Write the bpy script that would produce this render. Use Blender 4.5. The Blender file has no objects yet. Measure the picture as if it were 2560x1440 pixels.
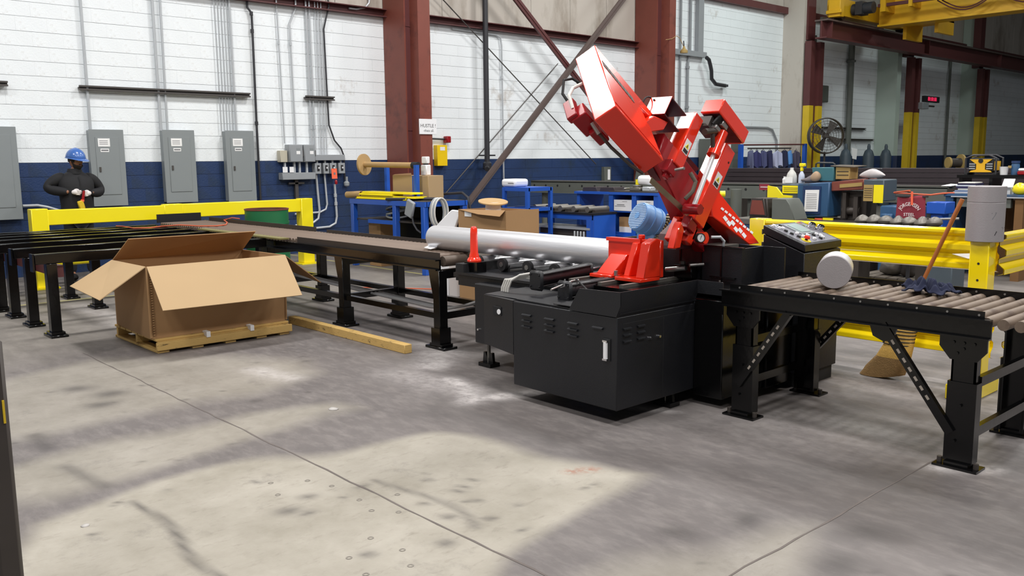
import bpy, math, random
import numpy as np
from mathutils import Vector, Matrix, Euler
random.seed(7)
SC = bpy.context.scene
COL = SC.collection
# ------------------------------------------------------------------ camera
cam = bpy.data.cameras.new('camera'); cam_o = bpy.data.objects.new('camera', cam); COL.objects.link(cam_o)
PIT, ROL, YAW = math.radians(8.24), math.radians(-0.57), math.radians(-47.64)
_fw = Vector((math.sin(YAW)*math.cos(PIT), math.cos(YAW)*math.cos(PIT), -math.sin(PIT)))
_rt = Vector((math.cos(YAW), -math.sin(YAW), 0)); _up = _rt.cross(_fw)
_r = _rt*math.cos(ROL)+_up*math.sin(ROL); _u = -_rt*math.sin(ROL)+_up*math.cos(ROL)
cam_o.matrix_world = Matrix(((_r.x,_u.x,-_fw.x,0),(_r.y,_u.y,-_fw.y,0),(_r.z,_u.z,-_fw.z,1.59),(0,0,0,1)))
cam.sensor_width = 36; cam.lens = 36*2200/2560; cam.clip_end = 200
SC.camera = cam_o
# ------------------------------------------------------------------ light and exposure
w = bpy.data.worlds.new('world'); SC.world = w; w.use_nodes = True
w.node_tree.nodes['Background'].inputs[0].default_value = (0.92, 0.95, 1.0, 1)
w.node_tree.nodes['Background'].inputs[1].default_value = 0.30
SC.view_settings.view_transform = 'Standard'; SC.view_settings.look = 'None'
SC.view_settings.gamma = 1; SC.view_settings.use_curve_mapping = False
SC.view_settings.exposure = 0.32
def lamp(x, y, z=8.2, e=190, sx=1.3, sy=1.3, c=(1.0, .985, .965)):
    l = bpy.data.lights.new('high_bay_lamp', 'AREA'); l.shape = 'RECTANGLE'; l.size = sx; l.size_y = sy
    l.energy = e*1.35; l.color = c
    o = bpy.data.objects.new('high_bay_lamp', l); COL.objects.link(o); o.location = (x, y, z)
for lx in (-9.2, -3.2, 2.8):
    for ly in (-3.1, 2.9, 8.9, 14.9):
        lamp(lx, ly)
for lx in (-10.2, -3.2): lamp(lx, 21.0, e=120, c=(.9, 1.0, .97))
lamp(-8.0, 30.0, e=70, c=(.9, 1.0, .97))
# ------------------------------------------------------------------ materials
def s2l(c):
    return tuple((v/12.92 if v <= .04045 else ((v+.055)/1.055)**2.4) for v in c)
def rgb(*c):
    return s2l(tuple(v/255 for v in c))
MATS = {}
def pm(name, c, rough=.5, metal=0, var=.1, scale=6, bump=0, bscale=60, spec=.5, coat=0, dark=None, dscale=3, damt=0, stretch=None):
    """procedural material: colour c (sRGB 0-255) broken up by noise, optional darker wear colour and bump"""
    m = bpy.data.materials.new(name); m.use_nodes = True; nt = m.node_tree; N = nt.nodes; Lk = nt.links
    b = N['Principled BSDF']
    tc = N.new('ShaderNodeTexCoord'); src = tc.outputs['Object']
    if stretch:
        mp = N.new('ShaderNodeMapping'); mp.inputs['Scale'].default_value = stretch; Lk.new(src, mp.inputs[0]); src = mp.outputs[0]
    nz = N.new('ShaderNodeTexNoise'); nz.inputs['Scale'].default_value = scale; nz.inputs['Detail'].default_value = 5
    Lk.new(src, nz.inputs['Vector'])
    mx = N.new('ShaderNodeMix'); mx.data_type = 'RGBA'
    base = rgb(*c)
    mx.inputs[6].default_value = tuple(min(1, v*(1-var)) for v in base)+(1,)
    mx.inputs[7].default_value = tuple(min(1, v*(1+var)) for v in base)+(1,)
    Lk.new(nz.outputs['Fac'], mx.inputs[0]); out = mx.outputs[2]
    if dark:
        n2 = N.new('ShaderNodeTexNoise'); n2.inputs['Scale'].default_value = dscale; n2.inputs['Detail'].default_value = 8; n2.inputs['Roughness'].default_value = .65
        Lk.new(src, n2.inputs['Vector'])
        rp = N.new('ShaderNodeValToRGB'); rp.color_ramp.elements[0].position = .62-damt*.35; rp.color_ramp.elements[1].position = .74-damt*.2
        Lk.new(n2.outputs['Fac'], rp.inputs[0])
        m2 = N.new('ShaderNodeMix'); m2.data_type = 'RGBA'; m2.inputs[7].default_value = rgb(*dark)+(1,)
        Lk.new(rp.outputs[0], m2.inputs[0]); Lk.new(out, m2.inputs[6]); out = m2.outputs[2]
    Lk.new(out, b.inputs['Base Color'])
    b.inputs['Roughness'].default_value = rough; b.inputs['Metallic'].default_value = metal
    b.inputs['Specular IOR Level'].default_value = spec; b.inputs['Coat Weight'].default_value = coat; b.inputs['Coat Roughness'].default_value = .12
    if bump:
        n3 = N.new('ShaderNodeTexNoise'); n3.inputs['Scale'].default_value = bscale; n3.inputs['Detail'].default_value = 4
        Lk.new(src, n3.inputs['Vector'])
        bp = N.new('ShaderNodeBump'); bp.inputs['Strength'].default_value = bump; bp.inputs['Distance'].default_value = .01
        Lk.new(n3.outputs['Fac'], bp.inputs['Height']); Lk.new(bp.outputs[0], b.inputs['Normal'])
    MATS[name] = m
    return m
white_block = pm('white_block_paint', (240,245,248), .6, var=.05, scale=2.2, bump=.35, bscale=45, dark=(196,190,184), dscale=1.6, damt=.05)
navy_block = pm('navy_block_paint', (31,55,97), .5, var=.1, scale=2, bump=.35, bscale=45, dark=(33,50,72), dscale=1.4, damt=.3)
mortar = pm('mortar', (120,116,112), .9)
panel_beige = pm('beige_sheet', (196,188,178), .55, var=.06, scale=1.2, dark=(150,138,125), dscale=1.1, damt=.35, stretch=(1,1,.35))
oxide = pm('oxide_red_steel', (124,64,52), .5, var=.12, scale=4, dark=(92,46,40), dscale=2.2, damt=.25)
oxide_dark = pm('dark_oxide_steel', (92,48,48), .5, var=.12, scale=4)
brace_grey = pm('brown_grey_steel', (96,82,78), .5, var=.12, scale=5)
galv = pm('galvanised_conduit', (186,190,194), .4, metal=.15, var=.1, scale=12)
dark_pipe = pm('dark_pipe', (58,58,62), .45, metal=.3)
strut = pm('steel_strut', (84,80,78), .5, metal=.4)
grey_panel = pm('grey_enamel', (136,142,144), .42, var=.05, scale=3)
grey_mid = pm('grey_box_enamel', (150,154,158), .4, var=.06)
black_gloss = pm('black_gloss_paint', (7,7,8), .2, var=.2, spec=.45, bump=.06, bscale=25)
black_satin = pm('black_satin_paint', (24,25,29), .4, var=.1, bump=.15, bscale=180)
black_matt = pm('black_matt', (26,26,28), .7)
black_rub = pm('black_rubber', (20,20,21), .65)
yellow = pm('yellow_gloss_paint', (255,222,18), .18, var=.05, scale=3, coat=.6)
yellow_b = pm('bright_yellow_enamel', (252,232,30), .3, var=.04, scale=3, coat=.3)
yellow_dull = pm('dull_yellow_paint', (216,182,36), .5, var=.1)
crane_yellow = pm('crane_yellow', (222,170,30), .45, var=.1)
red_gloss = pm('red_orange_gloss', (238,52,26), .22, var=.06, coat=.5)
red_dark = pm('dark_red_paint', (150,16,26), .3, var=.1)
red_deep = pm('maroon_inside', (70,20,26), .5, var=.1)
rod_steel = pm('polished_rod', (240,240,242), .18, metal=.35, var=.02)
chrome = pm('chrome', (225,225,228), .1, metal=1, var=.03)
steel = pm('bare_steel', (170,168,165), .35, metal=.9, var=.1)
steel_dull = pm('dull_steel', (120,116,110), .5, metal=.6, var=.15)
blade_m = pm('blade_steel', (132,118,96), .35, metal=.7, var=.15, scale=20)
alu = pm('rolled_aluminium', (226,227,231), .4, metal=.72, var=.1, scale=3, bump=.12, bscale=30, stretch=(.25,2,2))
alu_cut = pm('sawn_aluminium', (166,161,163), .5, metal=.35, var=.04, scale=30, bump=.1, bscale=120)
card = pm('corrugated_card', (164,128,88), .8, var=.05, scale=3, bump=.05, bscale=40)
card_lit = pm('lit_card', (178,150,112), .8, var=.04, scale=3)  # paler copy of the card; light on the flaps is put into its colour
card_dark = pm('card_tube', (178,146,100), .8, var=.08)
pine = pm('pine_timber', (206,170,102), .75, var=.1, scale=5, bump=.2, bscale=40, dark=(70,54,34), dscale=9, damt=.1, stretch=(2,1,4))
wood_dark = pm('weathered_timber', (92,84,74), .85, var=.2, bump=.3)
wood_brown = pm('brown_timber', (120,86,50), .8, var=.15)
handle_wood = pm('broom_handle_wood', (168,98,48), .5, var=.15, stretch=(1,1,.3))
straw = pm('broom_straw', (206,164,84), .9, var=.18, scale=40, bump=.5, bscale=120)
straw_dark = pm('broom_straw_worn', (150,118,74), .9, var=.25, scale=40, bump=.5, bscale=120)
roller_brown = pm('rusty_roller', (118,102,88), .55, metal=.25, var=.28, scale=9, dark=(84,66,56), dscale=5, damt=.3)
roller_dark = pm('dull_brown_roller', (92,80,70), .55, metal=.3, var=.2, scale=5)
rail_brown = pm('brown_black_rail', (54,46,42), .5, var=.2, scale=4)
blue_paint = pm('blue_bench_paint', (36,88,186), .35, var=.08, scale=3)
blue_old = pm('old_blue_machine', (46,84,122), .5, var=.15, scale=4, dark=(60,66,74), dscale=3, damt=.2)
slate = pm('slate_machine_paint', (70,82,92), .5, var=.12)
grey_green = pm('grey_green_beam', (96,100,94), .55, var=.08)
mach_dark = pm('oily_dark_machine', (66,60,56), .5, var=.25, scale=6, metal=.2)
motor_blue = pm('motor_blue', (104,152,204), .4, var=.06)
bar_dark = pm('dark_bar_stock', (62,54,58), .5, metal=.3, var=.2, scale=4)
white_pl = pm('white_plastic', (238,238,240), .4, var=.02)
white_paper = pm('white_paper', (240,240,240), .8, var=.02)
ink = pm('printed_ink', (44,42,44), .7)
ink_grey = pm('grey_ink', (120,120,124), .7)
tag_orange = pm('orange_tag', (252,108,72), .6)
green_p = pm('green_container', (36,108,66), .4, var=.1)
skin = pm('skin', (150,104,80), .55, var=.05)
beard = pm('dark_hair', (34,26,24), .8)
jacket = pm('black_jacket', (24,24,28), .8, var=.15, bump=.2, bscale=30)
trousers = pm('dark_trousers', (32,34,42), .85)
hat_blue = pm('blue_hard_hat', (66,108,180), .28, var=.03, coat=.4)
glove = pm('white_glove', (228,222,222), .85, var=.05)
maroon = pm('maroon_cloth', (140,48,62), .85, var=.08)
cord_or = pm('orange_cord', (206,96,62), .6)
cloth_navy = pm('navy_rag', (26,32,58), .9, var=.2)
led_red = bpy.data.materials.new('red_led'); led_red.use_nodes = True
_b = led_red.node_tree.nodes['Principled BSDF']; _b.inputs['Base Color'].default_value = (.5,.01,.05,1); _b.inputs['Emission Color'].default_value = (1,.03,.12,1); _b.inputs['Emission Strength'].default_value = .8
lcd = pm('lcd_screen', (150,168,164), .25)
hose_w = pm('white_hose', (214,212,206), .45)
teal = pm('teal_box', (66,118,128), .5, var=.1)
tan_box = pm('tan_box', (166,140,84), .6, var=.1)
ceil_m = pm('dark_roof', (44,42,44), .8)
pale_green = pm('pale_green_wall', (176,190,180), .7, var=.06, scale=1.5)

# ------------------------------------------------------------------ mesh building
class MB:
    def __init__(s): s.v = []; s.f = []
    def add(s, vs, fs):
        n = len(s.v); s.v.extend([tuple(map(float, q)) for q in vs]); s.f.extend([tuple(i+n for i in q) for q in fs]); return s
    def box(s, x0, x1, y0, y1, z0, z1):
        return s.add([(x0,y0,z0),(x1,y0,z0),(x1,y1,z0),(x0,y1,z0),(x0,y0,z1),(x1,y0,z1),(x1,y1,z1),(x0,y1,z1)],
                     [(0,3,2,1),(4,5,6,7),(0,1,5,4),(1,2,6,5),(2,3,7,6),(3,0,4,7)])
    def hexa(s, bottom, top):
        return s.add(list(bottom)+list(top), [(0,3,2,1),(4,5,6,7),(0,1,5,4),(1,2,6,5),(2,3,7,6),(3,0,4,7)])
    def obox(s, c, sz, ax):
        c = Vector(c); X, Y, Z = [Vector(a).normalized()*(d/2) for a, d in zip(ax, sz)]
        return s.hexa([c-X-Y-Z, c+X-Y-Z, c+X+Y-Z, c-X+Y-Z], [c-X-Y+Z, c+X-Y+Z, c+X+Y+Z, c-X+Y+Z])
    def bar(s, p0, p1, wd, h, up=(0,0,1)):
        p0, p1 = Vector(p0), Vector(p1); d = (p1-p0); z = Vector(up); y = z.cross(d).normalized(); z2 = d.cross(y).normalized()
        return s.obox((p0+p1)/2, (d.length, wd, h), (d, y, z2))
    def cyl(s, p0, p1, r0, r1=None, n=16, caps=True):
        r1 = r0 if r1 is None else r1
        p0, p1 = Vector(p0), Vector(p1); d = (p1-p0).normalized(); a = d.orthogonal().normalized(); b = d.cross(a)
        vs = []
        for p, r in ((p0, r0), (p1, r1)):
            for i in range(n):
                t = 2*math.pi*i/n; vs.append(p+a*(r*math.cos(t))+b*(r*math.sin(t)))
        fs = [(i, (i+1) % n, n+(i+1) % n, n+i) for i in range(n)]
        if caps: fs += [tuple(range(n-1, -1, -1)), tuple(range(n, 2*n))]
        return s.add(vs, fs)
    def ring(s, p0, p1, ro, ri, n=20):
        p0, p1 = Vector(p0), Vector(p1); d = (p1-p0).normalized(); a = d.orthogonal().normalized(); b = d.cross(a); vs = []
        for p, r in ((p0, ro), (p1, ro), (p1, ri), (p0, ri)):
            for i in range(n):
                t = 2*math.pi*i/n; vs.append(p+a*(r*math.cos(t))+b*(r*math.sin(t)))
        fs = []
        for k in range(4):
            for i in range(n):
                j = (i+1) % n; k2 = (k+1) % 4; fs.append((k*n+i, k*n+j, k2*n+j, k2*n+i))
        return s.add(vs, fs)
    def tube(s, pts, r, n=8, caps=True):
        pts = [Vector(p) for p in pts]; m = len(pts); vs = []; a = None
        for i, p in enumerate(pts):
            d = (pts[min(i+1, m-1)]-pts[max(i-1, 0)]).normalized()
            if a is None: a = d.orthogonal().normalized()
            else:
                a = (a-d*a.dot(d))
                a = a.normalized() if a.length > 1e-6 else d.orthogonal().normalized()
            b = d.cross(a)
            rr = r[i] if isinstance(r, (list, tuple)) else r
            for k in range(n):
                t = 2*math.pi*k/n; vs.append(p+a*(rr*math.cos(t))+b*(rr*math.sin(t)))
        fs = []
        for i in range(m-1):
            for k in range(n):
                k2 = (k+1) % n; fs.append((i*n+k, i*n+k2, (i+1)*n+k2, (i+1)*n+k))
        if caps: fs += [tuple(range(n-1, -1, -1)), tuple(range((m-1)*n, m*n))]
        return s.add(vs, fs)
    def prism(s, poly, fn, t0, t1):
        n = len(poly); vs = [fn(a, b, t0) for a, b in poly]+[fn(a, b, t1) for a, b in poly]
        fs = [tuple(range(n-1, -1, -1)), tuple(range(n, 2*n))]+[(i, (i+1) % n, n+(i+1) % n, n+i) for i in range(n)]
        return s.add(vs, fs)
    def lathe(s, prof, c, n=20, axis=(0,0,1)):
        c = Vector(c); d = Vector(axis).normalized(); a = d.orthogonal().normalized(); b = d.cross(a); vs = []; m = len(prof)
        for r, z in prof:
            for i in range(n):
                t = 2*math.pi*i/n; vs.append(c+d*z+a*(max(r,1e-4)*math.cos(t))+b*(max(r,1e-4)*math.sin(t)))
        fs = []
        for k in range(m-1):
            for i in range(n):
                j = (i+1) % n; fs.append((k*n+i, k*n+j, (k+1)*n+j, (k+1)*n+i))
        fs += [tuple(range(n-1, -1, -1)), tuple(range((m-1)*n, m*n))]
        return s.add(vs, fs)
    def sheet(s, quad, th):
        """thin plate with real thickness on four corner points"""
        q = [Vector(p) for p in quad]; nrm = (q[1]-q[0]).cross(q[3]-q[0]).normalized()*th
        return s.hexa([p-nrm/2 for p in q], [p+nrm/2 for p in q])
    def ico(s, c, rx, ry=None, rz=None, seg=12, rings=8):
        ry = ry or rx; rz = rz or rx; c = Vector(c); vs = [c+Vector((0,0,-rz))]; fs = []
        for k in range(1, rings):
            ph = -math.pi/2+math.pi*k/rings
            for i in range(seg):
                t = 2*math.pi*i/seg; vs.append(c+Vector((rx*math.cos(ph)*math.cos(t), ry*math.cos(ph)*math.sin(t), rz*math.sin(ph))))
        vs.append(c+Vector((0,0,rz))); top = len(vs)-1
        for i in range(seg):
            j = (i+1) % seg; fs.append((0, 1+j, 1+i)); fs.append((top, top-seg+i, top-seg+j))
            for k in range(rings-2):
                fs.append((1+k*seg+i, 1+k*seg+j, 1+(k+1)*seg+j, 1+(k+1)*seg+i))
        return s.add(vs, fs)
def arc(c, r, a0, a1, u, v, n=8):
    c, u, v = Vector(c), Vector(u), Vector(v)
    return [c+u*(r*math.cos(a0+(a1-a0)*i/n))+v*(r*math.sin(a0+(a1-a0)*i/n)) for i in range(n+1)]
def wloc(o):
    p = Vector((0,0,0))
    while o is not None: p = p+o.location; o = o.parent
    return p
def setp(o, label=None, cat=None, group=None, kind=None):
    if label: o['label'] = label
    if cat: o['category'] = cat
    if group: o['group'] = group
    if kind: o['kind'] = kind
    return o
def build(name, mb, mat, parent=None, bevel=0, smooth=True, ang=32, label=None, cat=None, group=None, kind=None, local=False, origin=None, seg=1):
    vs = np.array(mb.v, float)
    if parent is None:
        if origin is None:
            lo, hi = vs.min(0), vs.max(0); off = Vector(((lo[0]+hi[0])/2, (lo[1]+hi[1])/2, lo[2]))
        else: off = Vector(origin)
        shift = off
    else:
        off = Vector((0,0,0)); shift = Vector((0,0,0)) if local else wloc(parent)
    vs = vs-np.array(shift)
    me = bpy.data.meshes.new(name); me.from_pydata([tuple(q) for q in vs], [], mb.f); me.update()
    me.materials.append(mat)
    if smooth:
        me.polygons.foreach_set('use_smooth', [True]*len(me.polygons)); me.set_sharp_from_angle(angle=math.radians(ang))
    o = bpy.data.objects.new(name, me); COL.objects.link(o); o.location = off
    if parent is not None: o.parent = parent
    if bevel:
        b = o.modifiers.new('bevel', 'BEVEL'); b.width = bevel; b.segments = seg; b.limit_method = 'ANGLE'; b.angle_limit = math.radians(40); b.harden_normals = False
    return setp(o, label, cat, group, kind)
def thing(name, label, cat, loc=(0,0,0), group=None, rotz=0):
    o = bpy.data.objects.new(name, None); COL.objects.link(o); o.location = loc; o.rotation_euler = (0,0,rotz); o.empty_display_size = .1
    return setp(o, label, cat, group)
def copy_tree(o, parent=None):
    c = o.copy(); COL.objects.link(c)
    if parent is not None: c.parent = parent
    for ch in list(o.children): copy_tree(ch, c)
    return c
def dup(root, dx=0, dy=0, dz=0, label=None, rotz=None):
    c = copy_tree(root); c.location = root.location+Vector((dx,dy,dz))
    if label: c['label'] = label
    if rotz is not None: c.rotation_euler = (0,0,rotz)
    return c
def text_mb(txt, size, fn, depth=.002, align='CENTER'):
    """letters as a mesh; fn maps text plane (a, b, t) to the scene"""
    cu = bpy.data.curves.new('lettering', 'FONT'); cu.body = txt; cu.size = size; cu.extrude = depth/2; cu.align_x = align; cu.align_y = 'CENTER'; cu.resolution_u = 2
    o = bpy.data.objects.new('lettering', cu); COL.objects.link(o); bpy.context.view_layer.update()
    me = bpy.data.meshes.new_from_object(o.evaluated_get(bpy.context.evaluated_depsgraph_get()))
    mb = MB(); mb.add([fn(q.co.x, q.co.y, q.co.z) for q in me.vertices], [tuple(p.vertices) for p in me.polygons])
    bpy.data.objects.remove(o); bpy.data.curves.remove(cu); bpy.data.meshes.remove(me)
    return mb
def B1(*a): return MB().box(*a)
# ------------------------------------------------------------------ floor
def in_poly_soft(P, poly, soft):
    """0..1 mask: signed distance of points P (n,2) to polygon, softened"""
    poly = np.array(poly); n = len(poly); d2 = np.full(len(P), 1e9); ins = np.zeros(len(P), bool)
    for i in range(n):
        a = poly[i]; b = poly[(i+1) % n]; ab = b-a; t = np.clip(((P-a)@ab)/(ab@ab), 0, 1)
        d = P-(a+t[:, None]*ab); d2 = np.minimum(d2, (d**2).sum(1))
        c = ((a[1] > P[:,1]) != (b[1] > P[:,1])) & (P[:,0] < (b[0]-a[0])*(P[:,1]-a[1])/((b[1]-a[1])+1e-12)+a[0]); ins ^= c
    sd = np.sqrt(d2)*np.where(ins, 1, -1)
    return np.clip(.5+sd/(2*soft), 0, 1)
def build_floor():
    x0, x1, y0, y1, st = -12.0, 1.0, -.2, 7.6, .03
    nx, ny = int((x1-x0)/st)+1, int((y1-y0)/st)+1
    xs = np.linspace(x0, x1, nx); ys = np.linspace(y0, y1, ny)
    gx, gy = np.meshgrid(xs, ys); P = np.stack([gx.ravel(), gy.ravel()], 1)
    rs = np.random.RandomState(3)
    wob = P.copy()
    for k in range(5):
        fx, fy, ph, am = rs.uniform(1, 6), rs.uniform(1, 6), rs.uniform(0, 6), .05/(1+.4*k)
        wob[:,0] += am*np.sin(fx*P[:,1]+fy*P[:,0]+ph); wob[:,1] += am*np.sin(fy*P[:,0]-fx*P[:,1]+ph*2)
    tan = [(-3.0,0.3),(-3.76,.7),(-4.30,.92),(-4.38,1.56),(-4.16,2.61),(-3.96,2.97),(-3.61,3.19),(-3.03,3.39),(-2.69,3.40),(-2.61,3.09),(-2.57,2.66),(-2.57,2.31),(-2.46,2.06),(-2.3,.3)]
    mid = [(-4.70,.6),(-5.0,.8),(-5.21,1.64),(-5.22,2.39),(-4.95,2.97),(-4.80,3.02),(-4.78,2.77),(-4.66,2.37),(-4.61,1.76),(-4.57,1.0)]
    far = [(-7.16,.8),(-7.47,2.2),(-6.93,3.06),(-6.32,3.47),(-5.86,3.35),(-5.66,2.72),(-5.73,2.35),(-5.66,1.87),(-5.62,1.32),(-5.9,.8)]
    rgt = [(-2.08,1.8),(-2.08,2.66),(-2.0,3.14),(-1.92,3.35),(-1.76,3.48),(-1.69,3.29),(-1.62,2.95),(-1.5,1.8)]
    wear = np.maximum.reduce([in_poly_soft(wob, tan, .06), .75*in_poly_soft(wob, mid, .1), .62*in_poly_soft(wob, far, .13), .6*in_poly_soft(wob, rgt, .1)])
    wear = np.maximum(wear, .35*in_poly_soft(wob, [(-15,1.0),(-15,7.5),(-9,7.5),(-8.2,2.6),(-7.7,1.0)], .6))
    dust = np.zeros(len(P))
    def seg(a, b, r, am):
        a = np.array(a); b = np.array(b); ab = b-a; t = np.clip(((wob-a)@ab)/(ab@ab), 0, 1); d = np.sqrt(((wob-(a+t[:,None]*ab))**2).sum(1))
        return am*np.exp(-(d/r)**2)
    for a, b, r, am in (((-4.36,3.67),(-4.98,3.89),.1,.8), ((-4.36,3.67),(-4.36,4.3),.07,.9), ((-5.75,4.4),(-5.4,4.1),.14,.7), ((-5.3,3.75),(-4.7,3.75),.2,.4),
                        ((-1.8,4.55),(-1.55,4.7),.09,.9), ((-1.8,5.1),(-1.8,4.5),.07,.6), ((-3.45,4.35),(-3.3,4.4),.06,.8), ((-6.3,3.1),(-5.9,3.1),.12,.55), ((-2.9,4.5),(-2.0,5.1),.35,.22), ((-1.9,5.9),(-1.4,5.4),.3,.3), ((-2.9,6.0),(-2.2,6.2),.4,.3), ((-10.5,3.1),(-9.0,3.0),.2,.4), ((-6.1,4.55),(-5.7,4.5),.15,.5)):
        dust = np.maximum(dust, seg(a, b, r, am))
    oil = np.zeros(len(P))
    spots = [(-3.75,2.0,.04),(-3.65,1.8,.05),(-3.55,1.85,.035),(-3.35,2.6,.022),(-3.2,2.55,.02),(-3.28,2.75,.018),(-3.1,2.5,.02),(-3.02,2.3,.024),(-3.15,2.3,.018),(-2.95,2.6,.02),(-2.85,2.2,.03),(-2.9,1.9,.028),(-2.7,2.5,.02),(-3.6,2.3,.04),(-6.6,1.75,.1),(-6.35,1.9,.09),(-6.1,1.8,.08),(-5.5,2.6,.05),(-2.2,3.0,.05),(-1.5,3.1,.12),(-1.55,3.6,.13),(-2.1,3.3,.06)]
    for k in range(60): spots.append((rs.uniform(-8,-1), rs.uniform(1,4), rs.uniform(.010,.022)))
    for sx, sy, r in spots:
        oil = np.maximum(oil, .85*np.exp(-(((wob[:,0]-sx)**2+((wob[:,1]-sy)*.8)**2)/r**2)))
    oil = np.maximum(oil, seg((-3.62,2.42),(-2.9,2.36),.025,.6)); oil = np.maximum(oil, seg((-4.16,1.34),(-2.6,1.34),.02,.9)); oil = np.maximum(oil, seg((-5.7,1.3),(-5.3,1.34),.04,.7)); oil = np.maximum(oil, seg((-4.9,1.33),(-4.55,1.36),.05,.7))
    # tyre smears near the machines
    oil = np.maximum(oil, .45*in_poly_soft(wob, [(-4.5,3.5),(-3.3,3.55),(-1.9,4.4),(-1.0,4.1),(-1.0,3.6),(-2.6,3.5),(-3.6,3.3),(-4.5,3.2)], .15))
    rust = np.maximum(seg((-3.05,3.2),(-2.95,3.3),.05,.7), 0)
    me = bpy.data.meshes.new('floor')
    vs = [(x, y, 0.) for x, y in P]; fs = [(j*nx+i, j*nx+i+1, (j+1)*nx+i+1, (j+1)*nx+i) for j in range(ny-1) for i in range(nx-1)]
    n = len(vs)
    vs += [(-15.5,-25,0),(25,-25,0),(25,60,0),(-15.5,60,0),(x0,y0,0),(x1,y0,0),(x1,y1,0),(x0,y1,0)]
    fs += [(n,n+1,n+5,n+4),(n+1,n+2,n+6,n+5),(n+2,n+3,n+7,n+6),(n+3,n,n+4,n+7)]
    me.from_pydata(vs, [], fs)
    for nm, a in (('wear', wear), ('dust', dust), ('oil', oil), ('rust', rust)):
        at = me.attributes.new(nm, 'FLOAT', 'POINT'); full = np.zeros(len(vs), np.float32); full[:n] = a; full[n:] = .2 if nm == 'wear' else 0; at.data.foreach_set('value', full)
    m = bpy.data.materials.new('worn_concrete'); m.use_nodes = True; nt = m.node_tree; N = nt.nodes; K = nt.links; b = N['Principled BSDF']
    tc = N.new('ShaderNodeTexCoord')
    def noise(sc, det=6, ro=.6, st=None):
        z = N.new('ShaderNodeTexNoise'); z.inputs['Scale'].default_value = sc; z.inputs['Detail'].default_value = det; z.inputs['Roughness'].default_value = ro
        if st:
            mp = N.new('ShaderNodeMapping'); mp.inputs['Scale'].default_value = st; mp.inputs['Rotation'].default_value = (0,0,.5); K.new(tc.outputs['Object'], mp.inputs[0]); K.new(mp.outputs[0], z.inputs[0])
        else: K.new(tc.outputs['Object'], z.inputs[0])
        return z.outputs['Fac']
    def ramp(x, a, c):
        r = N.new('ShaderNodeMapRange'); r.inputs[1].default_value = a; r.inputs[2].default_value = c; K.new(x, r.inputs[0]); return r.outputs[0]
    def mix(fac, A, Bc):
        q = N.new('ShaderNodeMix'); q.data_type = 'RGBA'
        if isinstance(fac, float): q.inputs[0].default_value = fac
        else: K.new(fac, q.inputs[0])
        for s_, v in ((6, A), (7, Bc)):
            if isinstance(v, tuple): q.inputs[s_].default_value = v+(1,)
            else: K.new(v, q.inputs[s_])
        return q.outputs[2]
    def attr(nm):
        a = N.new('ShaderNodeAttribute'); a.attribute_name = nm; return a.outputs['Fac']
    def mul(a, c):
        q = N.new('ShaderNodeMath'); q.operation = 'MULTIPLY'; q.use_clamp = True
        for s_, v in ((0, a), (1, c)):
            if isinstance(v, float): q.inputs[s_].default_value = v
            else: K.new(v, q.inputs[s_])
        return q.outputs[0]
    grey = mix(ramp(noise(1.1, 7, .62), .3, .7), rgb(94,89,88), rgb(111,105,103))
    grey = mix(ramp(noise(5, 8, .7, (1,2.6,1)), .45, .75), grey, rgb(126,120,117))
    tan = mix(ramp(noise(2.2, 8, .65), .35, .68), rgb(142,136,124), rgb(165,159,148))
    tan = mix(mul(ramp(noise(9, 6, .7, (2.5,1,1)), .55, .72), .6), tan, rgb(124,117,106))
    col = mix(attr('wear'), grey, tan)
    col = mix(mul(ramp(noise(3.3, 9, .75), .56, .72), .4), col, rgb(84,80,79))
    col = mix(mul(attr('oil'), .8), col, rgb(64,60,59))
    col = mix(mul(attr('dust'), ramp(noise(14, 5, .7), .2, .6)), col, rgb(196,190,188))
    col = mix(mul(attr('rust'), ramp(noise(30, 4), .4, .55)), col, rgb(150,96,76))
    K.new(col, b.inputs['Base Color']); b.inputs['Roughness'].default_value = .5; b.inputs['Specular IOR Level'].default_value = .35
    rr = ramp(noise(2.0, 5), .2, .8); r2 = N.new('ShaderNodeMapRange'); r2.inputs[3].default_value = .42; r2.inputs[4].default_value = .7; K.new(rr, r2.inputs[0]); K.new(r2.outputs[0], b.inputs['Roughness'])
    bp = N.new('ShaderNodeBump'); bp.inputs['Strength'].default_value = .12; bp.inputs['Distance'].default_value = .01; K.new(noise(25, 6), bp.inputs['Height']); K.new(bp.outputs[0], b.inputs['Normal'])
    me.materials.append(m)
    o = bpy.data.objects.new('floor', me); COL.objects.link(o); o['kind'] = 'structure'
    # saw-cut control joints, filled dark, and patched bolt holes
    jm = pm('joint_filler', (98,90,86), .8, var=.3, scale=9)
    def joint(x0, x1, y0, y1, wd):
        mb = MB(); n = max(2, int(max(x1-x0, y1-y0)/.12)); pts = []
        for i in range(n+1):
            t = i/n; a = random.uniform(-.006,.006)
            pts.append((x0+(x1-x0)*t+(a if y1 > y0 else 0), y0+(y1-y0)*t+(a if x1 > x0 else 0), wd*random.uniform(.5,1.1)))
        for (ax, ay, aw), (bx, by, bw) in zip(pts, pts[1:]):
            if x1 > x0: mb.hexa([(ax,ay-aw,.0005),(bx,by-bw,.0005),(bx,by+bw,.0005),(ax,ay+aw,.0005)], [(ax,ay-aw,.0015),(bx,by-bw,.0015),(bx,by+bw,.0015),(ax,ay+aw,.0015)])
            else: mb.hexa([(ax-aw,ay,.0005),(ax+aw,ay,.0005),(bx+bw,by,.0005),(bx-bw,by,.0005)], [(ax-aw,ay,.0015),(ax+aw,ay,.0015),(bx+bw,by,.0015),(bx-bw,by,.0015)])
        build('control_joint', mb, jm, o, smooth=False)
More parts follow.
